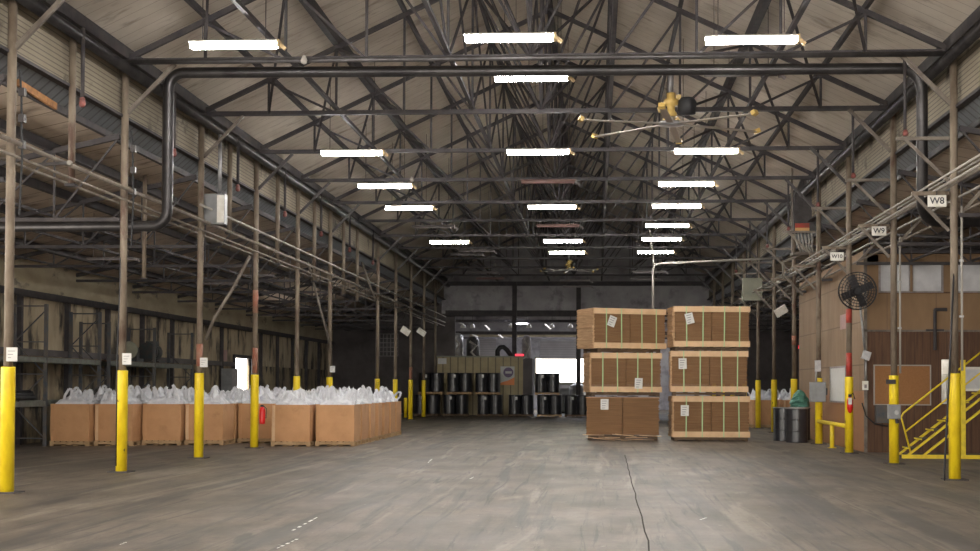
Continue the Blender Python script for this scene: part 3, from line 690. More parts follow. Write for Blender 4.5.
# left stack
for i,(x,y,rz,z,lab,caps) in enumerate(((.80,43.3,.0,.14,(-.55,.95,0),False),(.80,43.4,.17,1.46,(.38,.27,-.03),True),(.78,43.6,.40,2.80,(-.62,.82,-.35),True))):
    nm=['bottom','middle','top'][i]
    w=[2.25,2.2,2.42][i]
    make_bale((x,y,z),rz,w,1.25 if i<2 else 1.3,[1.17,1.2,1.22][i],caps,['bottom cardboard bale of the left-hand stack, darker and without trays','middle strapped cardboard bale of the left-hand stack, label at its lower edge','top strapped cardboard bale of the left-hand stack, turned with its jagged side showing'][i],lab,seed=10+i)
    p=make_pallet(2.1,1.15,'wood_dark','dark wooden pallet under the %s bale of the left-hand stack'%nm,'pallets under the cardboard bales',.13); p.location=(x,y,z-.135); p.rotation_euler=(0,0,rz)
m=MB(); R=random.Random(5)
for i in range(11):
    x=-.12+i*.17+R.uniform(-.05,.05); z=.02+R.uniform(0,.13); 
    m.bar((x-.3,42.55+R.uniform(-.08,.03),max(.012,z+R.uniform(-.06,.06))),(x+.35,42.55+R.uniform(-.08,.03),max(.012,z+R.uniform(-.06,.05))),.16,.012)
tag(m.build('torn_cardboard',M['kraft_light']),'torn flattened cardboard scraps at the foot of the left-hand bale stack','cardboard')
# ------------------------------------------------------------------ drums
def make_drum(seed=0,label_patch=False,ring='drum'):
    t=thing('steel_drum',(0,0,0),'','drum','')
    r=.287; pr=[(r-.012,0),(r+.006,.005),(r+.006,.025),(r,.030),(r,.032),(r,.275),(r,.28),(r+.010,.288),(r+.010,.298),(r,.306),(r,.31),(r,.565),(r,.57),(r+.010,.578),(r+.010,.588),(r,.596),(r,.60),(r,.84),(r,.845),(r+.008,.852),(r+.008,.875)]
    MB().lathe(pr+[(r-.01,.876),(r-.015,.86),(.02,.858)],n=24).build('drum_body',M['drum'],t,True)
    MB().tube([(r*math.cos(a)*1.02,r*math.sin(a)*1.02,.868) for a in [2*math.pi*i/24 for i in range(25)]],.012,6).build('lid_ring',M[ring],t,True)
    MB().lathe([(.03,.86),(.03,.875)],.14,.1,8).build('bung',M['steel_mid'],t)
    if label_patch: MB().bar((.10,-.2875,.66),(.10,-.2875,.80),.11,.008,(0,1,0)).build('paper_label',M['white_paper'],t)
    return remember(t)
dp=[make_drum(0),make_drum(1,True)]
dpal=make_pallet(1.15,1.15,'wood'); dpal2=make_pallet(1.15,1.15,'wood_dark')
bot=[(427.5,0),(456,0),(490,0),(521,0),(549.5,1),(577,0)]
DY=74.6; di=0
def sc(o,a,b): o.scale=(a,a,b); return o
for k,(px,light) in enumerate(bot):
    p=at(px,416,Y=DY); x=p.x
    tiers=2 if k in(0,1,2,4) else 1
    for tz in range(tiers):
        z=tz*1.16; nm='lower' if tz==0 else 'upper'
        dx=(.2 if tz and k<2 else (-.12 if tz else 0))
        pp=dpal if (light or tz) else dpal2
        sc(place(pp,(x+dx,DY,z),0,'wooden pallet under black drums, %s tier, %s from the left along the back'%(nm,ORD[k]),'pallets under the black drums'),1.12,1)
        for a,(ax,ay) in enumerate(((-.325,-.325),(.325,-.325),(-.325,.325),(.325,.325))):
            di+=1
            sc(place(dp[di%2],(x+dx+ax,DY+ay,z+.132),0,'glossy black drum, %s, %s tier, %s pallet from the left'%(['front left','front right','rear left','rear right'][a],nm,ORD[k]),'black drums at the back of the hall'),1.10,1.16)
# drums by the right cabinet
dr=make_drum(3,False,'drum_ring'); dr.location=(5.93,42.0,0); sc(dr,1.12,1.16); dr['label']='black steel drum with a silver rim standing beside the yellow rail on the right'; dr['group']='drums beside the right columns'
d2=dup(dr,(5.72,43.3,0)); d2['label']='black steel drum half hidden behind the silver-rimmed one on the right'
d3=dup(dr,(6.3,44.0,0)); d3['label']='black steel drum hidden furthest behind, under the green bag on the right'
m=MB(); R=random.Random(3); n=10; vs=[];fs=[]
for j in range(n+1):
    for i in range(14):
        a=2*math.pi*i/14; rr=(.30*math.cos(j/n*math.pi/2)**.6)*(1+R.uniform(-.12,.12)); vs.append((rr*math.cos(a),rr*math.sin(a),.55*j/n))
for j in range(n):
    for i in range(14): fs.append((j*14+i,j*14+(i+1)%14,(j+1)*14+(i+1)%14,(j+1)*14+i))
fs.append(tuple(range(14))[::-1])
o=tag(m.add(vs,fs).build('green_sack',M['green_cloth']),'crumpled dark green sack on the drum behind the silver-rimmed one','bag'); o.location=(6.3,44.0,1.025)
# ------------------------------------------------------------------ pallet racks on the left wall
def rack(label,frames,levels,top):
    t=thing('pallet_rack',(0,0,0),label,'rack'); x0,x1=-15.38,-14.52
    t.location=(x1,frames[0],0)
    for y in frames:
        y-=frames[0]
        for x in(x0-x1,0): MB().box(x-.045,x+.045,y-.04,y+.04,0,top).build('upright',M['rack'],t)
        m=MB()
        zz=.2
        k=0
        while zz<top-.8:
            a,b=(x0-x1,0) if k%2 else (0,x0-x1)
            m.bar((a,y,zz),(b,y,zz+.85),.03,.03); m.bar((x0-x1,y,zz),(0,y,zz),.03,.03); zz+=.85; k+=1
        m.build('cross_brace',M['rack'],t)
        MB().bar((x0-x1,y,top-.05),(0,y,top-.05),.035,.035).build('top_bar',M['rack'],t)
    for z in levels:
        for a,b in zip(frames[:-1],frames[1:]):
            for x in(x0-x1,0): MB().box(x-.03,x+.03,a-frames[0]+.045,b-frames[0]-.045,z,z+.14).build('beam',M['rack_beam'],t)
    MB().box(x0-x1+.04,-.04,.1,frames[-1]-frames[0]-.1,levels[0]+.14,levels[0]+.16).build('deck',M['wood_dark'],t)
    return t
rack('dark steel pallet rack standing on the left wall nearest the camera',[27.5,31.8,36.1,40.1],[2.2,1.05],3.75)
rack('dark steel pallet rack behind the first one on the left wall, machines on top',[40.9,45.2,49.5],[2.2,1.05],3.5)
zt=2.361
t=thing('electric_motor',(-14.85,46.1,zt),'dark teal electric motor with flywheel sitting on the left pallet rack','machine')
MB().box(-.3,.3,-.3,.35,0,.06).build('base_plate',M['machine'],t)
MB().tube([(-.05,-.35,.35),(-.05,.35,.35)],.27,14).build('motor_body',M['machine'],t,True)
MB().tube([(-.05,-.46,.35),(-.05,-.35,.35)],.33,16).build('flywheel',M['machine'],t,True)
MB().box(-.2,.15,-.15,.15,.55,.72).build('terminal_box',M['machine'],t)
MB().box(-.2,.1,-.25,-.1,.06,.2).box(-.2,.1,.1,.25,.06,.2).build('foot',M['machine'],t)
t=thing('gear_pump',(-14.8,43.9,zt),'dark round belt wheel machine left of the motor on the rack','machine')
MB().box(-.25,.25,-.4,.3,0,.1).build('base_plate',M['machine'],t)
MB().tube([(0,-.42,.36),(0,-.34,.36)],.28,18).build('belt_wheel',M['green_grey'],t,True)
MB().tube([(0,-.33,.36),(0,.25,.36)],.13,12).build('shaft',M['machine'],t,True)
MB().box(-.15,.15,-.1,.2,.1,.3).build('bearing',M['machine'],t)
t=thing('scrap_heap',(-14.9,34.5,1.361-.15),'dark rolled sheeting lying on the lower shelf of the nearest left rack','sheeting')
MB().tube([(0,-1.4,.14),(.05,-.5,.17),(-.03,.6,.13),(0,1.5,.15)],.13,9).build('roll',M['black'],t,True)
MB().tube([(.2,-1.2,.08),(.24,0,.09),(.18,1.3,.08)],.07,8).build('small_roll',M['black'],t,True)
t.location.z=1.19+.01
# cabinet and boxes near the white doorway
t=thing('wall_cabinet',(XWL+.16,57.3,0),'tall pale grey cabinet left of the bright doorway','cabinet'); MB().box(0,.45,-.45,.45,0,2.3).build('body',M['grey_box'],t); MB().box(.45,.47,-.42,.42,.05,2.25).build('door',M['dim_enamel'],t); MB().box(.47,.5,.3,.34,1.1,1.3).build('handle',M['steel_dark'],t)
a=at(226,356,X=XWL+.2)
tag(MB().box(XWL+.165,XWL+.19,a.y-.22,a.y+.22,a.z-.2,a.z+.25).build('wall_notice',M['pink_enamel']),'small red and white notice on the left wall before the doorway','sign')
# ------------------------------------------------------------------ electrical items on the left columns
p=at(211,208,Y=cy(2)-.05)
t=thing('electrical_cabinet',(p.x,cy(2)+.22,p.z),'grey electrical cabinet high on the third left column','cabinet')
MB().box(-.26,.27,-.13,.12,-.34,.34).build('cabinet_body',M['grey_box'],t); MB().box(.10,.26,-.142,-.13,-.31,.31).build('lit_side_strip',M['white_paint'],t); MB().tube([(.12,0,.34),(.12,0,1.7)],.045,10).build('conduit',M['galv'],t,True)  # white strip paints the cabinet's lit right side
t=thing('fire_extinguisher',(XL+.21,cy(3)-.02,.62),'red fire extinguisher hanging on the fourth left column','fire extinguisher')
MB().lathe([(.05,0),(.075,.01),(.08,.05),(.08,.36),(.06,.42),(.03,.45)],n=14).build('cylinder',M['red_ext'],t,True); MB().box(-.05,.03,-.015,.015,.45,.5).build('valve',M['black'],t); MB().tube([(.03,0,.47),(.11,0,.4),(.10,-.02,.15)],.012,6).build('hose',M['black'],t)
# tilted reflectors
def panel(px,py,Y,w,h,tilt,mm,label):
    p=at(px,py,Y=Y); t=thing('tilted_panel',p,label,'panel light','tilted reflector panels')
    b=MB().box(-w/2,w/2,-.04,.04,-h/2,h/2).build('panel_body',M[mm],t); b.rotation_euler=(.5,tilt,0)
    MB().tube([(0,0,.05),(0,0,h/2+.7)],.015,6).build('stem',M['steel_dark'],t)
panel(405.5,331,62,.42,.3,.6,'white_paint','left of the two tilted white panels hanging by the far left columns')
panel(421.5,332,66,.42,.26,.6,'white_paint','right of the two tilted white panels hanging by the far left columns')
panel(781,311,47,.42,.28,-.55,'white_paint','tilted pale panel hanging beside the right columns above the bale stacks')
p=at(752,289.5,Y=53)
t=thing('hanging_box',p,'square olive grey sheet metal box hanging left of the right columns','box'); MB().box(-.36,.36,-.2,.2,-.42,.42).build('box_body',M['green_grey'],t); MB().tube([(-.2,0,.42),(-.2,0,2.2)],.02,6).build('hanger_rod',M['steel_dark'],t); MB().tube([(.2,0,.42),(.2,0,2.2)],.02,6).build('hanger_rod',M['steel_dark'],t)
# white conduit over the bale stacks
Yc=50
q=[at(634,190,Y=54),at(655,262,Y=52),at(658,264,Y=Yc)]
tag(MB().tube([at(653,330,Y=Yc),at(653,270,Y=Yc),at(655,265,Y=Yc),at(660,263.5,Y=Yc),at(782,258,Y=Yc)],.045,8).build('bent_conduit',M['hose'],smooth=True),'pale conduit rising behind the bale stacks and bending right to the columns','pipe')
tag(MB().tube([at(654,265,Y=Yc),at(650,230,Y=Yc+2),at(642,212,Y=Yc+3)],.035,8).build('bent_conduit',M['hose'],smooth=True),'thin pale pipe slanting up from the bend above the bale stacks','pipe')
# ------------------------------------------------------------------ right side: brackets, boards, pipes
zu=at(946,138,Y=25.5).z; zl_=at(946,193,Y=25.5).z
def make_bracket():
    t=thing('pipe_bracket',(XR,25.53,0),'','bracket','pipe brackets on the right columns')
    MB().box(-1.02,-.09,-.03,.03,zu-.03,zu+.03).build('upper_arm',M['pipe_light'],t)
    MB().bar((-.85,0,zu-.02),(-.09,0,zu-.78),.055,.055).build('upper_strut',M['pipe_light'],t)
    MB().tube([(-.86,0,zu+.03),(-.86,0,7.64)],.03,8).build('hanger_rod',M['steel_dark'],t,True)
    MB().lathe([(.02,-.06),(.05,-.05),(.055,0),(.03,.05)],-.86,-.04,10).build('red_fitting',M['pink_valve'],t,True).location=(0,0,zu+.1)
    MB().box(-.75,-.09,-.04,.04,zl_-.04,zl_+.03).build('lower_arm',M['post'],t)
    MB().bar((-.70,0,zl_-.03),(-.09,0,zl_-.68),.055,.055).build('lower_strut',M['pipe_light'],t)
    MB().bar((.09,0,zl_-.4),(.9,0,zl_+.5),.055,.055).build('outer_strut',M['pipe_light'],t)
    return remember(t)
bk=make_bracket()
for n in range(1,8):
    o=bk if n==1 else dup(bk)
    o.location=(XR,RY[n],0); o['label']='pale steel double arm bracket on the right column %s from the camera'%('nearest' if n==1 else ORD[n-1])
for k,(dx,dz,r) in enumerate(((-.34,.05,.022),(-.20,.055,.026),(-.58,.055,.02),(.25,.35,.022),(.4,.10,.025),(.2,-.3,.025),(.45,.6,.02))):
    z=zl_+dz
    tag(MB().tube([(XR+dx,15,z),(XR+dx,60+2*k,z-.02)],r,8).build('conduit',M['hose' if k%2==0 else 'pipe_light'],smooth=True),'pale conduit of the bundle along the right columns, %s'%['left one on the brackets','thicker one on the brackets','outermost thin one on the brackets','upper one behind the columns','middle one behind the columns','lower one behind the columns','just below bracket height behind the columns','lowest thick one behind the columns','highest one behind the columns'][k],'pipe','conduits along the right columns')
def text_mesh(s,size,mm,parent,loc,name='lettering'):
    cu=bpy.data.curves.new('t','FONT'); cu.body=s; cu.size=size; cu.align_x='CENTER'; cu.align_y='CENTER'; cu.extrude=.002; cu.offset=size*.018
    o=bpy.data.objects.new('t',cu); COL.objects.link(o)
    me=bpy.data.meshes.new_from_object(o); bpy.data.objects.remove(o); bpy.data.curves.remove(cu)
    me.materials.clear(); me.materials.append(M[mm]); x=bpy.data.objects.new(name,me); COL.objects.link(x); x.parent=parent; x.location=loc; x.rotation_euler=(math.pi/2,0,0)
for s,px,py,Y,w,h,desc in(('W8',937,201,25.45,.33,.21,'the nearest right column'),('W9',879,231,30.55,.31,.20,'the second right column'),('W10',837,256.5,35.3,.33,.21,'the third right column above the fan')):
    p=at(px,py,Y=Y); t=thing('bay_sign',p,'white board reading %s hung beside %s'%(s,desc),'sign','bay number boards')
    MB().box(-w/2,w/2,-.01,.01,-h/2,h/2).build('board',M['white_paint'],t,bevel=.006)
    text_mesh(s,h*.78 if s!='W10' else h*.62,'ink',t,(0,-.013,0))
    MB().tube([(0,.02,h/2-.02),(0,.02,h/2+.1)],.01,6).build('hook',M['steel_dark'],t)
# hanging trunk duct with hoses at the fourth column
YT=43.2; p=at(803,205,Y=YT)
t=thing('hanging_duct',(p.x,YT,at(800,255,Y=YT).z),'dark hanging cable trunk with warning label and pale hoses beside the right columns','duct')
z0=t.location.z
def lz(y): return at(800,y,Y=YT).z-z0
MB().add([(-.32,-.2,lz(233)),(.32,-.2,lz(233)),(.32,.2,lz(233)),(-.32,.2,lz(233)),(-.28,-.15,lz(196)),(.36,-.15,lz(196)),(.36,.15,lz(196)),(-.28,.15,lz(196)),(-.05,-.12,lz(178)),(.75,-.12,lz(178)),(.75,.12,lz(178)),(-.05,.12,lz(178))],[(3,2,1,0),(0,1,5,4),(1,2,6,5),(2,3,7,6),(3,0,4,7),(4,5,9,8),(5,6,10,9),(6,7,11,10),(7,4,8,11),(8,9,10,11)]).build('trunk',M['steel_mid'],t)
w=MB().box(-.27,.16,-.215,-.205,lz(228.5),lz(224)).build('warning_label',M['red'],t); MB().box(-.27,.16,-.215,-.205,lz(233.5),lz(228.6)).build('warning_label_lower',M['amber'],t)
for k in range(6):
    x=-.25+k*.1; MB().tube([(x,-.05,lz(233)),(x+.02,-.08,lz(240)),(x+.10-.02*k,-.06,lz(247)),(x+.2-.02*k,0,lz(253))],.028,7).build('hose',M['hose'],t,True)
MB().box(-.35,.5,-.3,.3,lz(255.5),lz(253)).build('tray',M['pipe_light'],t)
MB().tube([(-.6,0,lz(262)),(-.6,0,lz(275)),(0,0,lz(295))],.04,8).build('hanger_frame',M['pipe_light'],t); MB().tube([(-.6,0,lz(262)),(0.05,0,lz(253))],.04,8).build('hanger_frame',M['pipe_light'],t)
MB().tube([(-.33,0,lz(256)),(-.33,0,lz(160))],.03,8).build('support_rod',M['pipe_light'],t); MB().tube([(.45,0,lz(256)),(.45,0,lz(160))],.03,8).build('support_rod',M['pipe_light'],t)
# round fan on the third right column
p=at(857,291,Y=35.1); p.y=35.12
t=thing('wall_fan',p,'round black caged fan mounted on the third right column','fan')
R_=.46
m=MB()
ring=lambda r,y:[(r*math.cos(a),y,r*math.sin(a)) for a in [2*math.pi*i/28 for i in range(29)]]
for r,y in((R_,-.02),(R_,-.13),(R_*.85,-.15),(R_*.7,-.165),(R_*.55,-.17),(R_*.4,-.175),(R_*.25,-.18)): m.tube(ring(r,y),.011,5)
for i in range(30):
    a=2*math.pi*i/30; c,s=math.cos(a),math.sin(a); m.tube([(c*.08,-.18,s*.08),(c*R_*.66,-.17,s*R_*.66),(c*R_,-.13,s*R_),(c*R_,-.02,s*R_)],.006,4)
m.build('cage',M['black'],t)
MB().tube([(0,-.10,0),(0,.12,0)],.09,12).build('motor',M['black'],t)
for i in range(4):
    a=i*math.pi/2+.4; m=MB(); m.bar((math.cos(a)*.07,-.07,math.sin(a)*.07),(math.cos(a)*.41,-.07,math.sin(a)*.41),.20,.012,(math.sin(a)*.5,1,-math.cos(a)*.5)).build('blade',M['steel_dark'],t)
MB().box(-.05,.05,.10,.17,-.1,.1).build('mount',M['steel_dark'],t)
# items on the right columns
def boxon(name,px0,py0,px1,py1,Y,d,mm,label,cat,door=None):
    a=at(px0,py1,Y=Y); b=at(px1,py0,Y=Y); t=thing(name,((a.x+b.x)/2,Y,a.z),label,cat); w=b.x-a.x; h=b.z-a.z
    MB().box(-w/2,w/2,0,d,0,h).build('box_body',M[mm],t,bevel=.012)
    if door: MB().box(-w/2+.03,w/2-.03,-.012,0,.03,h-.03).build('cover',M[door],t)
    return t,w,h
t,w,h=boxon('electrical_cabinet',810,382,826,402,40.55,.16,'grey_box','grey square electrical cabinet on the fourth right column','cabinet','grey_box')
MB().tube([(-w*.1,.05,h),(-w*.1,.05,h+.55)],.03,8).build('conduit',M['galv'],t,True); MB().box(-.08,.08,-.02,.1,h+.3,h+.62).build('switch',M['galv'],t); MB().box(w/2,w/2+.04,.02,.08,.2,.4).build('lever',M['steel_dark'],t)
t,w,h=boxon('disconnect_box',888.5,404.5,901,419,30.38,.13,'grey_box','grey disconnect box with round knob on the second right column','box','grey_box')
MB().tube([(.03,-.015,h*.45),(.03,-.05,h*.45)],.05,12).build('round_knob',M['galv'],t); MB().tube([(.05,.05,0),(.07,.05,-.09)],.04,8).build('cable_gland',M['steel_dark'],t)
t,w,h=boxon('switch_box',942,359.5,950,374.5,25.38,.06,'white_paint','white box on the nearest right column above its yellow sleeve','box','white_paint')
t,w,h=boxon('padlock_hasp',886,379.5,896,384,30.48,.02,'steel_dark','dark metal clamp and padlock on the second right column','clamp')
t=thing('fire_extinguisher',(XR-.1-.02,35.2,1.0),'small red fire extinguisher with white label on the third right column','fire extinguisher')
MB().lathe([(.02,0),(.05,.04),(.075,.12),(.075,.32),(.05,.38),(.03,.4)],n=12).build('cylinder',M['red_ext'],t,True); MB().box(-.06,.03,-.09,-.076,.22,.38).build('label_plate',M['white_paper'],t); MB().tube([(0,0,.4),(.07,0,.5),(.12,.0,.35)],.015,6).build('hose',M['black'],t); MB().box(-.04,.04,-.02,.02,.4,.47).build('valve',M['black'],t)
t=thing('disconnect_box',at(866,356,Y=35.2),'small pale tilted box between the third right column and the plywood office','box'); o=MB().box(-.1,.1,-.04,.04,-.09,.12).build('box_body',M['galv'],t); o.rotation_euler=(0,.3,0); MB().tube([(-.02,.02,.1),(-.15,.02,1.4)],.03,8).build('conduit',M['galv'],t,True); MB().tube([(0,.02,-.09),(0,.02,-.6)],.02,8).build('lower_conduit',M['galv'],t,True)
for n,Y in((2,30.64),(1,25.53)):
    t=thing('column_conduit',(XR+.13,Y-.02,1.9),'pale conduit strapped to the right side of the %s right column'%('nearest' if n==1 else 'second'),'pipe'); MB().tube([(0,0,.05),(0,0,3.0)],.022,8).build('conduit',M['hose'],t,True); MB().box(-.05,.03,-.02,.02,1.0,1.04).box(-.05,.03,-.02,.02,2.0,2.04).build('strap',M['galv'],t)
tag(MB().tube([at(957,205,Y=25.6),at(949,380,Y=25.3),at(944.5,470,Y=25.3),at(944.5,482,Y=25.3)],.018,7).build('hanging_cable',M['black'],smooth=True),'thin dark cable hanging to the floor beside the nearest right column','cable')
# yellow guard rail between third and fourth column
t=thing('guard_rail',(6.36,38.4,0),'low yellow steel guard rail between the third and fourth right columns','railing')
MB().tube([(0,0,0),(0,0,.62)],.06,12).build('rail_post',M['yellow_plain'],t,True)
MB().tube([(0,2.3,.66),(0,-.0,.66),(-.05,-2.7,.66)],.055,10).build('top_rail',M['yellow_plain'],t,True)
MB().box(-.1,.1,-.1,.1,0,.015).build('foot_plate',M['yellow_plain'],t)
# far red lamp
p=at(799.5,347,Y=62); tag(MB().box(p.x-.05,p.x+.05,p.y,p.y+.05,p.z-.07,p.z+.07).build('red_lamp',M['red_glow']),'tiny glowing red lamp in the dark beyond the right columns','light')
# ------------------------------------------------------------------ plywood office on the right
OX,OY,OX1,OY1=6.78,35.95,XWR,47.5
zs=3.07; zp=4.06; zt=5.0
struct(MB().box(OX,OX1,OY,OY+.1,0,zs).build('wall_office_front',M['ply_dark']))
struct(MB().box(OX,OX1,OY+.001,OY+.1,zs,zp).box(OX,7.12,OY,OY+.1,zp,zt).box(OX,OX1,OY,OY+.1,4.82,zt).build('wall_office_front',M['ply']))
struct(MB().box(OX,OX+.1,OY+.1,OY1,0,1.55).build('wall_office_side',M['ply_orange']))
struct(MB().box(OX,OX+.1,OY+.1,OY1,1.55,zt).build('wall_office_side',M['ply_side']))
struct(MB().box(OX,OX1,OY,OY1,zt,zt+.12).build('trim_15',M['ply']))
struct(MB().box(OX-.04,OX1,OY-.03,OY,zs-.02,zs+.03).build('trim_16',M['pipe_light']))
struct(MB().box(OX-.05,OX1,OY-.25,OY,zt+.02,zt+.14).build('trim_17',M['steel_dark']))
struct(MB().box(OX-.03,OX+.05,OY-.03,OY,0,zt).build('trim_18',M['pipe_light']))
struct(MB().box(7.12,OX1,OY,OY+.1,zp-.04,zp).build('trim_19',M['ply_dark']))
def window(n,x0,x1,z0,z1,sub=2):
    f=struct(MB().box(x0-.05,x1+.05,OY-.02,OY+.08,z0-.04,z0).box(x0-.05,x1+.05,OY-.02,OY+.08,z1,z1+.04).box(x0-.05,x0,OY-.02,OY+.08,z0,z1).box(x1,x1+.05,OY-.02,OY+.08,z0,z1).build('window_%d'%n,M['dim_enamel']))
    MB().box(x0,x1,OY+.03,OY+.05,z0,z1).build('pane',M['glass_white'],f)
window(2,7.17,7.88,4.08,4.76); window(3,7.98,8.68,4.08,4.76); window(4,9.05,9.9,4.08,4.76); window(5,10.0,10.9,4.08,4.76)
struct(MB().box(7.9,7.96,OY-.03,OY+.1,zp,4.8).box(8.72,9.0,OY,OY+.1,zp,4.82).build('trim_20',M['ply']))
a=at(961,391,Y=OY-.03); b=at(984,367,Y=OY-.03)
f=struct(MB().box(a.x,b.x,OY-.05,OY,a.z,a.z+.06).box(a.x,b.x,OY-.05,OY,b.z-.06,b.z).box(a.x,a.x+.06,OY-.05,OY,a.z,b.z).build('window_6',M['white_paint'])); MB().box(a.x+.06,b.x,OY-.02,OY,a.z+.06,b.z-.06).build('pane',M['glass_white'],f)
# side window with curtain
y0=at(846,385,X=OX).y; y1=at(831,385,X=OX).y
z0=at(838,401,X=OX).z; z1=at(838,368,X=OX).z
y0,y1=max(OY+.2,min(y0,y1)),max(y0,y1)
f=struct(MB().box(OX-.03,OX,y0,y1,z0-.05,z0).box(OX-.03,OX,y0,y1,z1,z1+.05).box(OX-.03,OX,y0-.06,y0,z0-.05,z1+.05).box(OX-.03,OX,y1,y1+.06,z0-.05,z1+.05).build('window_7',M['dim_enamel']))
m=MB(); y=y0
while y<y1-.02: m.box(OX-.02,OX-.005,y,min(y+.09,y1),z0,z1); y+=.12
m.build('blind',M['white_paper'],f)
y=at(843,322,X=OX).y; z=at(843,322,X=OX).z
tag(MB().box(OX-.02,OX-.002,y-.55,y+.35,z-.2,z+.2).build('wall_notice',M['pink_enamel']),'faded red and white notice on the side wall of the plywood office','sign')
a=at(875,404,Y=OY-.05); b=at(930,366,Y=OY-.05)
t=thing('bulletin_board',((a.x+b.x)/2,OY-.0,a.z),'large orange cork board with pale frame on the dark office wall','notice board'); w=(b.x-a.x)/2; h=b.z-a.z
MB().box(-w,w,-.03,-.005,0,h).build('cork_panel',M['cork'],t)
MB().box(-w-.03,w+.03,-.045,-.005,-.03,0).box(-w-.03,w+.03,-.045,-.005,h,h+.03).box(-w-.03,-w,-.045,-.005,0,h).box(w,w+.03,-.045,-.005,0,h).build('frame',M['hose'],t)
a=at(875.5,423,Y=OY-.1); b=at(891,405,Y=OY-.1)
t=thing('wall_box',((a.x+b.x)/2,OY,a.z),'dark blue grey box on the office wall below the cork board','box'); MB().box(-(b.x-a.x)/2,(b.x-a.x)/2,-.12,-.005,0,b.z-a.z).build('box_body',M['rack'],t); MB().box(-(b.x-a.x)/2+.03,(b.x-a.x)/2-.03,-.13,-.12,.03,b.z-a.z-.03).build('lid',M['rack'],t)
a=at(863,390,Y=OY-.1); b=at(868.5,381,Y=OY-.1)
t=thing('thermostat_box',((a.x+b.x)/2,OY,a.z),'small cream switch box on the office wall left of the cork board','box'); MB().box(-.07,.07,-.07,-.005,0,b.z-a.z).build('box_body',M['white_paint'],t); MB().box(-.03,.03,-.08,-.07,.05,.14).build('switch',M['dim_enamel'],t)
tag(MB().tube([at(862,403,Y=OY-.06),at(866,416,Y=OY-.06),at(875,424,Y=OY-.08),at(888,426,Y=OY-.3)],.018,7).build('sagging_cable',M['black'],smooth=True),'black cable sagging under the cork board on the office wall','cable')
a=at(935,350,Y=OY-.05)
t=thing('wall_conduit',(a.x,OY-.05,a.z),'dark vertical conduit with a cross handle high on the office wall','pipe'); MB().tube([(0,0,0),(0,0,1.0),(0.02,0,1.02),(.3,0,1.02)],.045,8).build('conduit',M['steel_dark'],t); MB().bar((-.22,0,.5),(.22,0,.5),.04,.05).build('cross_handle',M['steel_dark'],t)
a=at(945,404,Y=OY-.2); b=at(949,362,Y=OY-.2)
t=thing('fluorescent_tube',(a.x,OY-.12,a.z),'white upright strip leaning on the office wall behind the nearest right column','strip'); MB().box(-.06,.12,-.03,.03,0,b.z-a.z).build('strip_body',M['white_paint'],t); MB().tube([(.03,-.04,.05),(.03,-.04,b.z-a.z-.05)],.025,8).build('tube',M['white_paint'],t)
# pipes and duct above the office
for k,(z,yy,mm,r) in enumerate(((5.32,35.5,'pipe_dark',.07),(5.5,35.2,'steel_mid',.04))):
    tag(MB().tube([(6.9,yy,z-.05),(10.6,yy,z-.25)],r,8).build('aisle_pipe',M[mm],smooth=True),'dark pipe running across above the plywood office, %s one'%['lower','upper'][k],'pipe')
# ------------------------------------------------------------------ yellow stairs
t=thing('steel_stairs',(7.22,33.2,0),'yellow steel stairs with handrail rising to the right in front of the office','stairs')
ST=.80; run=3.6
for k,yy in enumerate((0,.85)):
    MB().bar((0.0,yy,.05),(run,yy,.05+ST*run),.05,.07,(0,1,0)).build('stringer',M['yellow_plain'],t)
    if k==0: MB().bar((.32,yy,.0+.02),(run,yy,.02+ST*(run-.32)),.05,.06,(0,1,0)).build('lower_stringer',M['yellow_plain'],t)
for k in range(12):
    x=.2+k*.27; MB().box(x-.12,x+.14,.03,.82,.05+ST*x-.0,.05+ST*x+.03).build('tread',M['steel_dark'],t); tb=kids(t)[-1]; MB().box(x-.128,x-.12,.03,.82,.05+ST*x-.005,.05+ST*x+.028).build('nosing',M['yellow_plain'],tb)
for yy in(0,):
    rail=[(.08,yy,.15),(-.13,yy,.95),(-.08,yy,1.05),(.02,yy,1.13),(run,yy,1.13+ST*(run-.02))]
    MB().tube(rail,.022,8).build('handrail',M['yellow_plain'],t,True)
    MB().tube([(-.03,yy,.62),(run,yy,.62+ST*(run+.03))],.02,8).build('mid_rail',M['yellow_plain'],t,True)
a=at(963,400,Y=33.15).x-7.22
MB().box(a-.05,a+.05,-.09,-.025,0,at(963,360,Y=33.15).z).build('rail_post',M['yellow_plain'],t)
MB().box(-.15,run,-.2,-.12,0,.09).build('floor_kerb',M['yellow_plain'],t)
MB().box(run-.1,run,0,.06,0,ST*run).box(run-.1,run,.79,.85,0,ST*run).build('rear_leg',M['yellow_plain'],t)
# ------------------------------------------------------------------ things in front of the back wall
YBt=77.5
a=at(437,416,Y=YBt); b=at(523,357.5,Y=YBt)
t=thing('metal_booth',((a.x+b.x)/2,YBt,0),'tan corrugated metal booth standing behind the drums at the back','booth'); hw_=(b.x-a.x)/2; H=b.z
MB().box(-hw_,hw_,0,2.6,0,H).build('booth_body',M['booth'],t); MB().box(-hw_-.05,hw_+.05,-.05,2.65,H,H+.08).build('roof_edge',M['green_grey'],t)
c=at(530,400,Y=YBt).x-(a.x+b.x)/2
MB().box(hw_,c+.1,.1,2.4,0,H-.05).build('side_bay',M['wall_brown'],t)
a1=at(500.5,385,Y=YBt); b1=at(514.5,366.5,Y=YBt); cx=(a.x+b.x)/2
s_=MB().box(a1.x-cx,b1.x-cx,-.04,-.01,a1.z,b1.z).build('poster',M['white_paper'],t)
wid=b1.x-a1.x; hh=b1.z-a1.z
MB().tube([(a1.x-cx+wid*.56,-.045,a1.z+hh*.68),(a1.x-cx+wid*.56,-.05,a1.z+hh*.68)],wid*.36,20).build('round_emblem',M['purple'],s_)
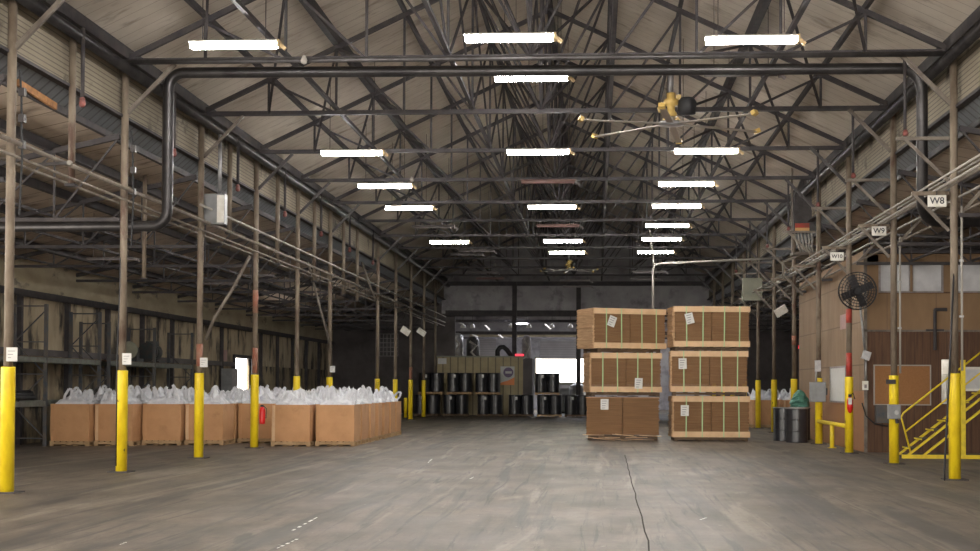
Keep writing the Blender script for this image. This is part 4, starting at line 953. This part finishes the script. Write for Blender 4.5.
MB().box(a1.x-cx+wid*.35,a1.x-cx+wid*.8,-.056,-.051,a1.z+hh*.62,a1.z+hh*.74).build('emblem_bar',M['white_paper'],s_)
MB().add([(a1.x-cx,-.046,a1.z),(b1.x-cx,-.046,a1.z),(b1.x-cx,-.046,a1.z+hh*.42),(a1.x-cx+wid*.6,-.046,a1.z+hh*.26),(a1.x-cx,-.046,a1.z+hh*.12)],[(0,1,2,3,4)]).build('orange_swoosh',M['orange'],s_)
p=at(441.5,361,Y=YBt-.4); tag(MB().box(p.x-.24,p.x+.24,YBt-.09,YBt-.06,p.z-.16,p.z+.16).build('hanging_sign',M['white_paper']),'small white sign at the upper left corner of the tan booth','sign')
p=at(519,359,Y=YBt-.3); t=thing('red_sign_light',(p.x,YBt+.2,H+.081),'glowing red strip on the right end of the tan booth roof','light'); MB().box(-.24,.24,-.05,.05,0,.12).build('strip',M['red_glow'],t)
p=[at(x,y,Y=YBt+.5) for x,y in((497.5,360),(497.5,351),(500,347.5),(503.5,347),(507,350),(512,357))]
tag(MB().tube(p,.13,10).build('extraction_arm',M['black'],smooth=True),'black bent extraction hose rising from the tan booth roof','hose')
# machinery behind the booth
Ym=84.5
for k,(px,py,w,h,mm,lab) in enumerate(((445,352,.7,1.2,'galv','pale rounded tank left of the machinery behind the booth'),(457,347,.75,1.6,'galv','silver ducted machine behind the booth left of centre'),(473,348,.8,1.3,'steel_mid','dark grey machine behind the booth beside the shutter'),(526.5,350,.55,1.7,'dim_enamel','pale grey upright vessel behind the booth right end'))):
    p=at(px,py,Y=Ym); t=thing('process_machine',(p.x,Ym,0),lab,'machine','machines behind the booth')
    zc=p.z; MB().lathe([(w*.35,0),(w*.35,zc-h/2),(w/2,zc-h/2+.1),(w/2,zc+h/2-.2),(w*.3,zc+h/2),(.1,zc+h/2+.05)],n=16).build('vessel',M[mm],t,True)
    MB().tube([(-w*.2,-w*.5,zc+h*.3),(w*.3,-w*.6,zc+h*.1),(-w*.1,-w*.62,zc-h*.2),(w*.3,-w*.6,zc-h*.45)],.07,8).build('pipework',M['hose'],t,True)
p=at(561,389,Y=84); t=thing('process_machine',(p.x+.8,84.5,0),'grey squat machine below the bright window at the back','machine'); MB().box(-1.3,.9,-.5,.5,.1,1.5).build('machine_body',M['grey_box'],t); MB().lathe([(.5,0),(.55,.3),(.5,1.6),(.2,1.8)],.2,-.9,16).build('vessel',M['galv'],t,True); MB().box(-1.3,.9,-.5,.5,0,.1).build('plinth',M['steel_dark'],t)
# annexe beams, small lamps
for k,(py,Y,th) in enumerate(((321,86,.16),(333,88,.2),(338,92,.12))):
    z=at(500,py,Y=Y).z; tag(MB().box(XL,XR,Y-.1,Y+.1,z-th/2,z+th/2).build('annexe_beam',M['steel_dark']),'dark cross beam in the space beyond the back opening, %s'%['nearest and highest','middle one','furthest and lowest'][k],'beam','beams beyond the back opening')
for k,px in enumerate((463,472.5,511,529,552,570.5)):
    p=at(px,326,Y=87); t=thing('reflector_lamp',p,'small white reflector lamp beyond the back opening, %s from the left'%ORD[k],'light','small lamps beyond the back opening')
    MB().lathe([(.16,-.12),(.15,0),(.08,.1),(.03,.16)],n=10).build('shade',M['white_paint'],t,True); MB().lathe([(.13,-.115),(.13,-.105)],n=10).build('lens',M['lamp_small'],t); MB().tube([(0,0,.15),(0,0,6.6-p.z)],.015,5).build('stem',M['steel_dark'],t)
z=at(500,314.5,Y=85).z; p=at(494,314.5,Y=85); q=at(530,314.5,Y=85)
for a_,b_,lab in((p.x,q.x,'long pale strip lamp just below the back wall header'),(at(515,323.5,Y=88).x,at(528,323.5,Y=88).x,'short white strip lamp between the small reflectors beyond the opening')):
    zz=z if a_==p.x else at(520,323,Y=88).z; yy=85 if a_==p.x else 88.4
    t=thing('strip_lamp',((a_+b_)/2,yy,zz),lab,'light'); L_=(b_-a_)/2; MB().box(-L_,L_,-.06,.06,0,.08).build('housing',M['dim_enamel'],t); MB().tube([(-L_+.05,0,-.02),(L_-.05,0,-.02)],.03,8).build('tube',M['lamp_small'],t); [MB().tube([(q_*L_*.7,0,.08),(q_*L_*.7,0,6.6-zz)],.012,5).build('hanger',M['steel_dark'],t) for q_ in (-1,1)]
for k,(x0,y0,x1,y1) in enumerate(((459,322,466,328),(468,332,478,337),(485,325,490,330),(496,332,503,338),(545,324,551,329))):
    tag(MB().bar(at(x0,y0,Y=90),at(x1,y1,Y=90),.14,.08).build('slanting_strip',M['hose']),'pale slanting strip hanging beyond the back opening, %s from the left'%ORD[k],'strip','slanting strips beyond the back opening')
# bars over the grid window at the far left
a=at(376,356,Y=81.85); b=at(398,334,Y=81.85)
f=struct(MB().box(a.x,b.x,81.86,81.93,a.z,b.z).build('window_8',M['steel_mid'])); m=MB()
for i in range(7): x=a.x+(b.x-a.x)*i/6; m.box(x-.02,x+.02,81.83,81.855,a.z,b.z)
for i in range(6): z=a.z+(b.z-a.z)*i/5; m.box(a.x,b.x,81.80,81.828,z-.02,z+.02)
m.build('glazing_bars',M['dim_enamel'],f)
# short yellow bollard by the last left columns
t=thing('bollard',(at(405.5,416,Y=70).x,70,0),'short yellow bollard beside the far left columns','bollard'); MB().tube([(0,0,0),(0,0,.95),(0,0,1.0)],.09,12).build('post',M['yellow'],t,True); MB().box(-.14,.14,-.14,.14,0,.012).build('foot_plate',M['steel_dark'],t)
# torn orange timber on the left soffit
p=at(18,74,X=XL-.36); q=at(56,94,X=XL-.36)
tag(MB().bar((XL-.36,p.y,6.45),(XL-.36,q.y,6.38),.05,.11).build('exposed_timber',M['orange_tape']),'torn strip of orange timber on the left soffit near the camera','timber')
